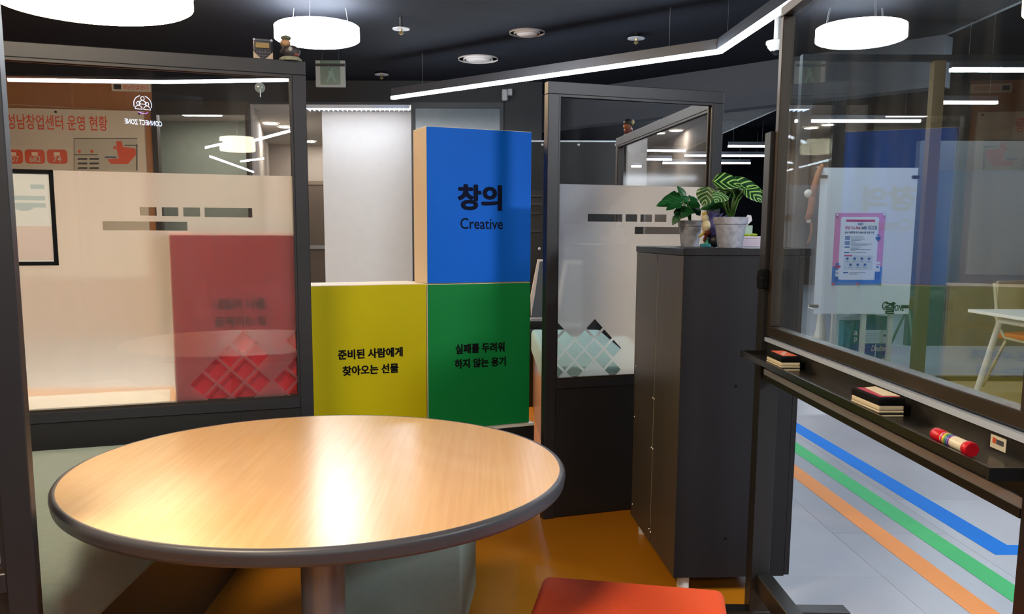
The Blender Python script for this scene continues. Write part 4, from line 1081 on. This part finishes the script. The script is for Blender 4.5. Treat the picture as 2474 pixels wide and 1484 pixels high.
# paper cartons
DBL = mat('carton_blue', '#16309a', .5); DBD = mat('carton_dark_blue', '#123a78', .5); CWH = mat('carton_white', '#c6d3e6', .5)
Yk = 8.2
def kx(px, py=830): return ony(px, py, Yk)
c1 = kx(2120); zb1 = kx(2120, 885).z; zb2 = kx(2120, 831).z; zb3 = kx(2120, 764).z
hw = 31/FPX*Yk
k0 = thing('paper_carton', 'lowest white paper carton of the stack', 'carton', (c1.x, Yk, 0), 0, 'paper cartons')
B(-hw, hw, 0, .3, 0, zb1-.001).build('body', CWH, k0, bevel=.003)
k1 = thing('paper_carton', 'blue paper carton with white brand lettering', 'carton', (c1.x+.01, Yk, zb1), 0, 'paper cartons')
B(-hw, hw, 0, .3, 0, zb2-zb1-.001).build('body', DBL, k1, bevel=.003)
text('Double A', hw*1.45, .055, WHITE, k1, (.02, -.001, (zb2-zb1)*.80), .02, shear=.25)
B(-.03, -.022, -.0015, 0, 0, zb2-zb1-.003).build('strap', WHITE, k1)
B(.04, .085, -.001, 0, .03, .075).build('label_print', CWH, k1)
k2 = thing('paper_carton', 'topmost dark blue paper carton with white lower half', 'carton', (c1.x-.02, Yk, zb2), 0, 'paper cartons')
hm2 = (zb3-zb2)*.5
B(-hw*.95, hw*.95, 0, .3, 0, zb3-zb2).build('body', DBD, k2, bevel=.003)
B(-hw*.93, hw*.93, -.002, .0, .004, hm2).build('label_print', CWH, k2)
for k in range(4): B(-hw*.8, hw*(.1+.1*(k % 2)), -.003, -.002, .03+k*.022, .034+k*.022).build('label_line', PGR, k2)
B(hw*.6, hw*.8, -.003, -.002, .07, .09).build('label_print', INK, k2)
bg = thing('paper_bag', 'teal and black printed paper bag beside the cartons', 'bag', (kx(2062).x, Yk+.05, 0))
B(-.08, .06, 0, .12, 0, kx(2062, 777).z).build('body', mat('bag_teal', '#1d6f8f', .5, noise=.5, nscale=14), bg, bevel=.004)
text('a', .035, None, WHITE, bg, (.035, -.001, kx(2062, 806).z), .02)
text('p', .03, None, WHITE, bg, (.04, -.001, kx(2062, 823).z), .02)
MB().plate([(-.11, kx(2062, 771).z), (.08, kx(2062, 778).z+.01), (.08, kx(2062, 762).z), (-.02, kx(2062, 760).z)], -.03, -.02).build('paper', CWH, bg)
tl2 = thing('side_table', 'small white table standing over the cartons', 'table')
q0 = ony(2008, 757, 8.1); q1 = ony(2150, 757, 8.1)
B(q0.x, q1.x, 8.0, 8.7, q0.z, q0.z+.03).build('table_top', WHITE, tl2)
for px in (2013, 2084, 2149): 
    q = ony(px, 800, 8.02); B(q.x-.02, q.x+.02, 8.0, 8.04, 0, q0.z).build('leg', WL, tl2)
vz_ = thing('floor_vase', 'tall white cone shaped floor vase beside the table', 'vase', (ony(1982, 800, 8.1).x, 8.1, 0))
MB().lathe([(.11, 0), (.105, .03), (.075, .25), (.04, .45), (.028, .62), (.03, .7)], 32).build('body', mat('vase_white', '#d8d4c8', .45), vz_, smooth='auto')
MB().lathe([(.022, .69), (.022, .701)], 16).build('mouth', INK, vz_)
po_ = thing('easel', 'wooden easel legs right of the cartons', 'easel', (ony(2198, 800, 8.35).x, 8.35, 0))
TAN = mat('easel_grey', '#7f8d86', .6)
MB().tube([(.03, -.1, 0), (-.02, 0, .62)], .012, 8).build('leg', TAN, po_); MB().tube([(-.1, .35, 0), (-.03, .02, .62)], .012, 8).build('leg', TAN, po_); MB().tube([(.25, .3, 0), (-.02, .03, .62)], .012, 8).build('leg', TAN, po_)
B(-.05, .01, -.02, .04, .6, .72).build('head_block', mat('easel_tan', '#8a6a48', .6), po_)
# screens and back wall of the glazed room
struct(B(5.0, 9, 10.4, 10.5, 0, 2.4).build('wall_room_back', mat('room_back_grey', '#4a4f52', .7, noise=.1)))

# ================================================================== DARK CORNER BEHIND THE SECOND PARTITION
ds = thing('dark_screen', 'tall dark glossy screen panel behind the second partition', 'screen')
Yd = 7.5
q0, q1 = ony(1262, 343, Yd), ony(1502, 345, Yd)
B(q0.x, q1.x, Yd, Yd+.05, .05, q0.z).build('panel', mat('screen_gloss', '#0c0f13', .3, spec=.3), ds)
B(q0.x, q1.x, Yd-.004, Yd+.054, q0.z, q0.z+.012).build('top_trim', mat('trim_steel', '#b8c2cc', .3, metal=.6), ds)
for px in (1310, 1398, 1488):
    q = ony(px, 350, Yd); MB().ball((q.x, Yd-.002, q.z), .012, 8, 5).build('fixing', ALU, ds)
for x in (q0.x+.05, q1.x-.05): B(x-.03, x+.03, Yd-.06, Yd+.15, 0, .05).build('foot', INK, ds)
rk = thing('equipment_rack', 'black equipment rack with shelves beside the blue box', 'rack')
q0, q1 = ony(1262, 380, 7.08), ony(1316, 380, 7.08)
B(q0.x, q1.x, 7.12, 7.38, 0, ony(1290, 460, 7.12).z).build('body', mat('rack_black', '#0f1114', .4), rk)
for py in (470, 490, 512, 555): 
    z = ony(1290, py, 7.1).z; B(q0.x+.02, q1.x-.02, 7.09, 7.12, z-.02, z).build('shelf', mat('rack_grey', '#2a2d31', .4), rk)
q = ony(1303, 601, 7.115); MB().ball((q.x, q.y, q.z), .012, 10, 6).build('lock', ALU, rk)
ea = thing('table_easel', 'white slanted frame standing beside the green box', 'easel')
def eq(px, py, Y=6.8): v = ony(px, py, Y); return (v.x, v.z)
MB().plate([eq(1282, 715), eq(1283, 765), eq(1292, 715), eq(1304, 632), eq(1340, 632), eq(1340, 627), eq(1299, 627)], 6.8, 6.83).build('frame', WHITE, ea)
MB().plate([eq(1284, 768), eq(1292, 715), eq(1304, 633), eq(1340, 633), eq(1340, 768)], 6.84, 6.85).build('sheet', mat('easel_sheet', '#5a646c', .4), ea)
MB().plate([eq(1282, 776), eq(1340, 776), eq(1340, 770), eq(1282, 770)], 6.78, 6.9).build('ledge', mat('ledge_grey', '#a4a9b0', .4), ea)
dt = thing('black_counter', 'black low counter under the white frame', 'counter')
q0, q1 = eq(1270, 777), eq(1345, 777)
B(q0[0], q1[0]+.3, 6.75, 7.05, 0, q0[1]).build('body', mat('counter_black', '#101114', .35), dt)
bb = B(ony(1284, 812, 6.55).x-.05, ony(1303, 812, 6.55).x+.03, 6.55, 6.7, 0, ony(1300, 800, 6.55).z).build('black_bin', mat('bin_black', '#16181c', .4), bevel=.015)
tag(bb, 'small black bin behind the teal bench end', 'bin')
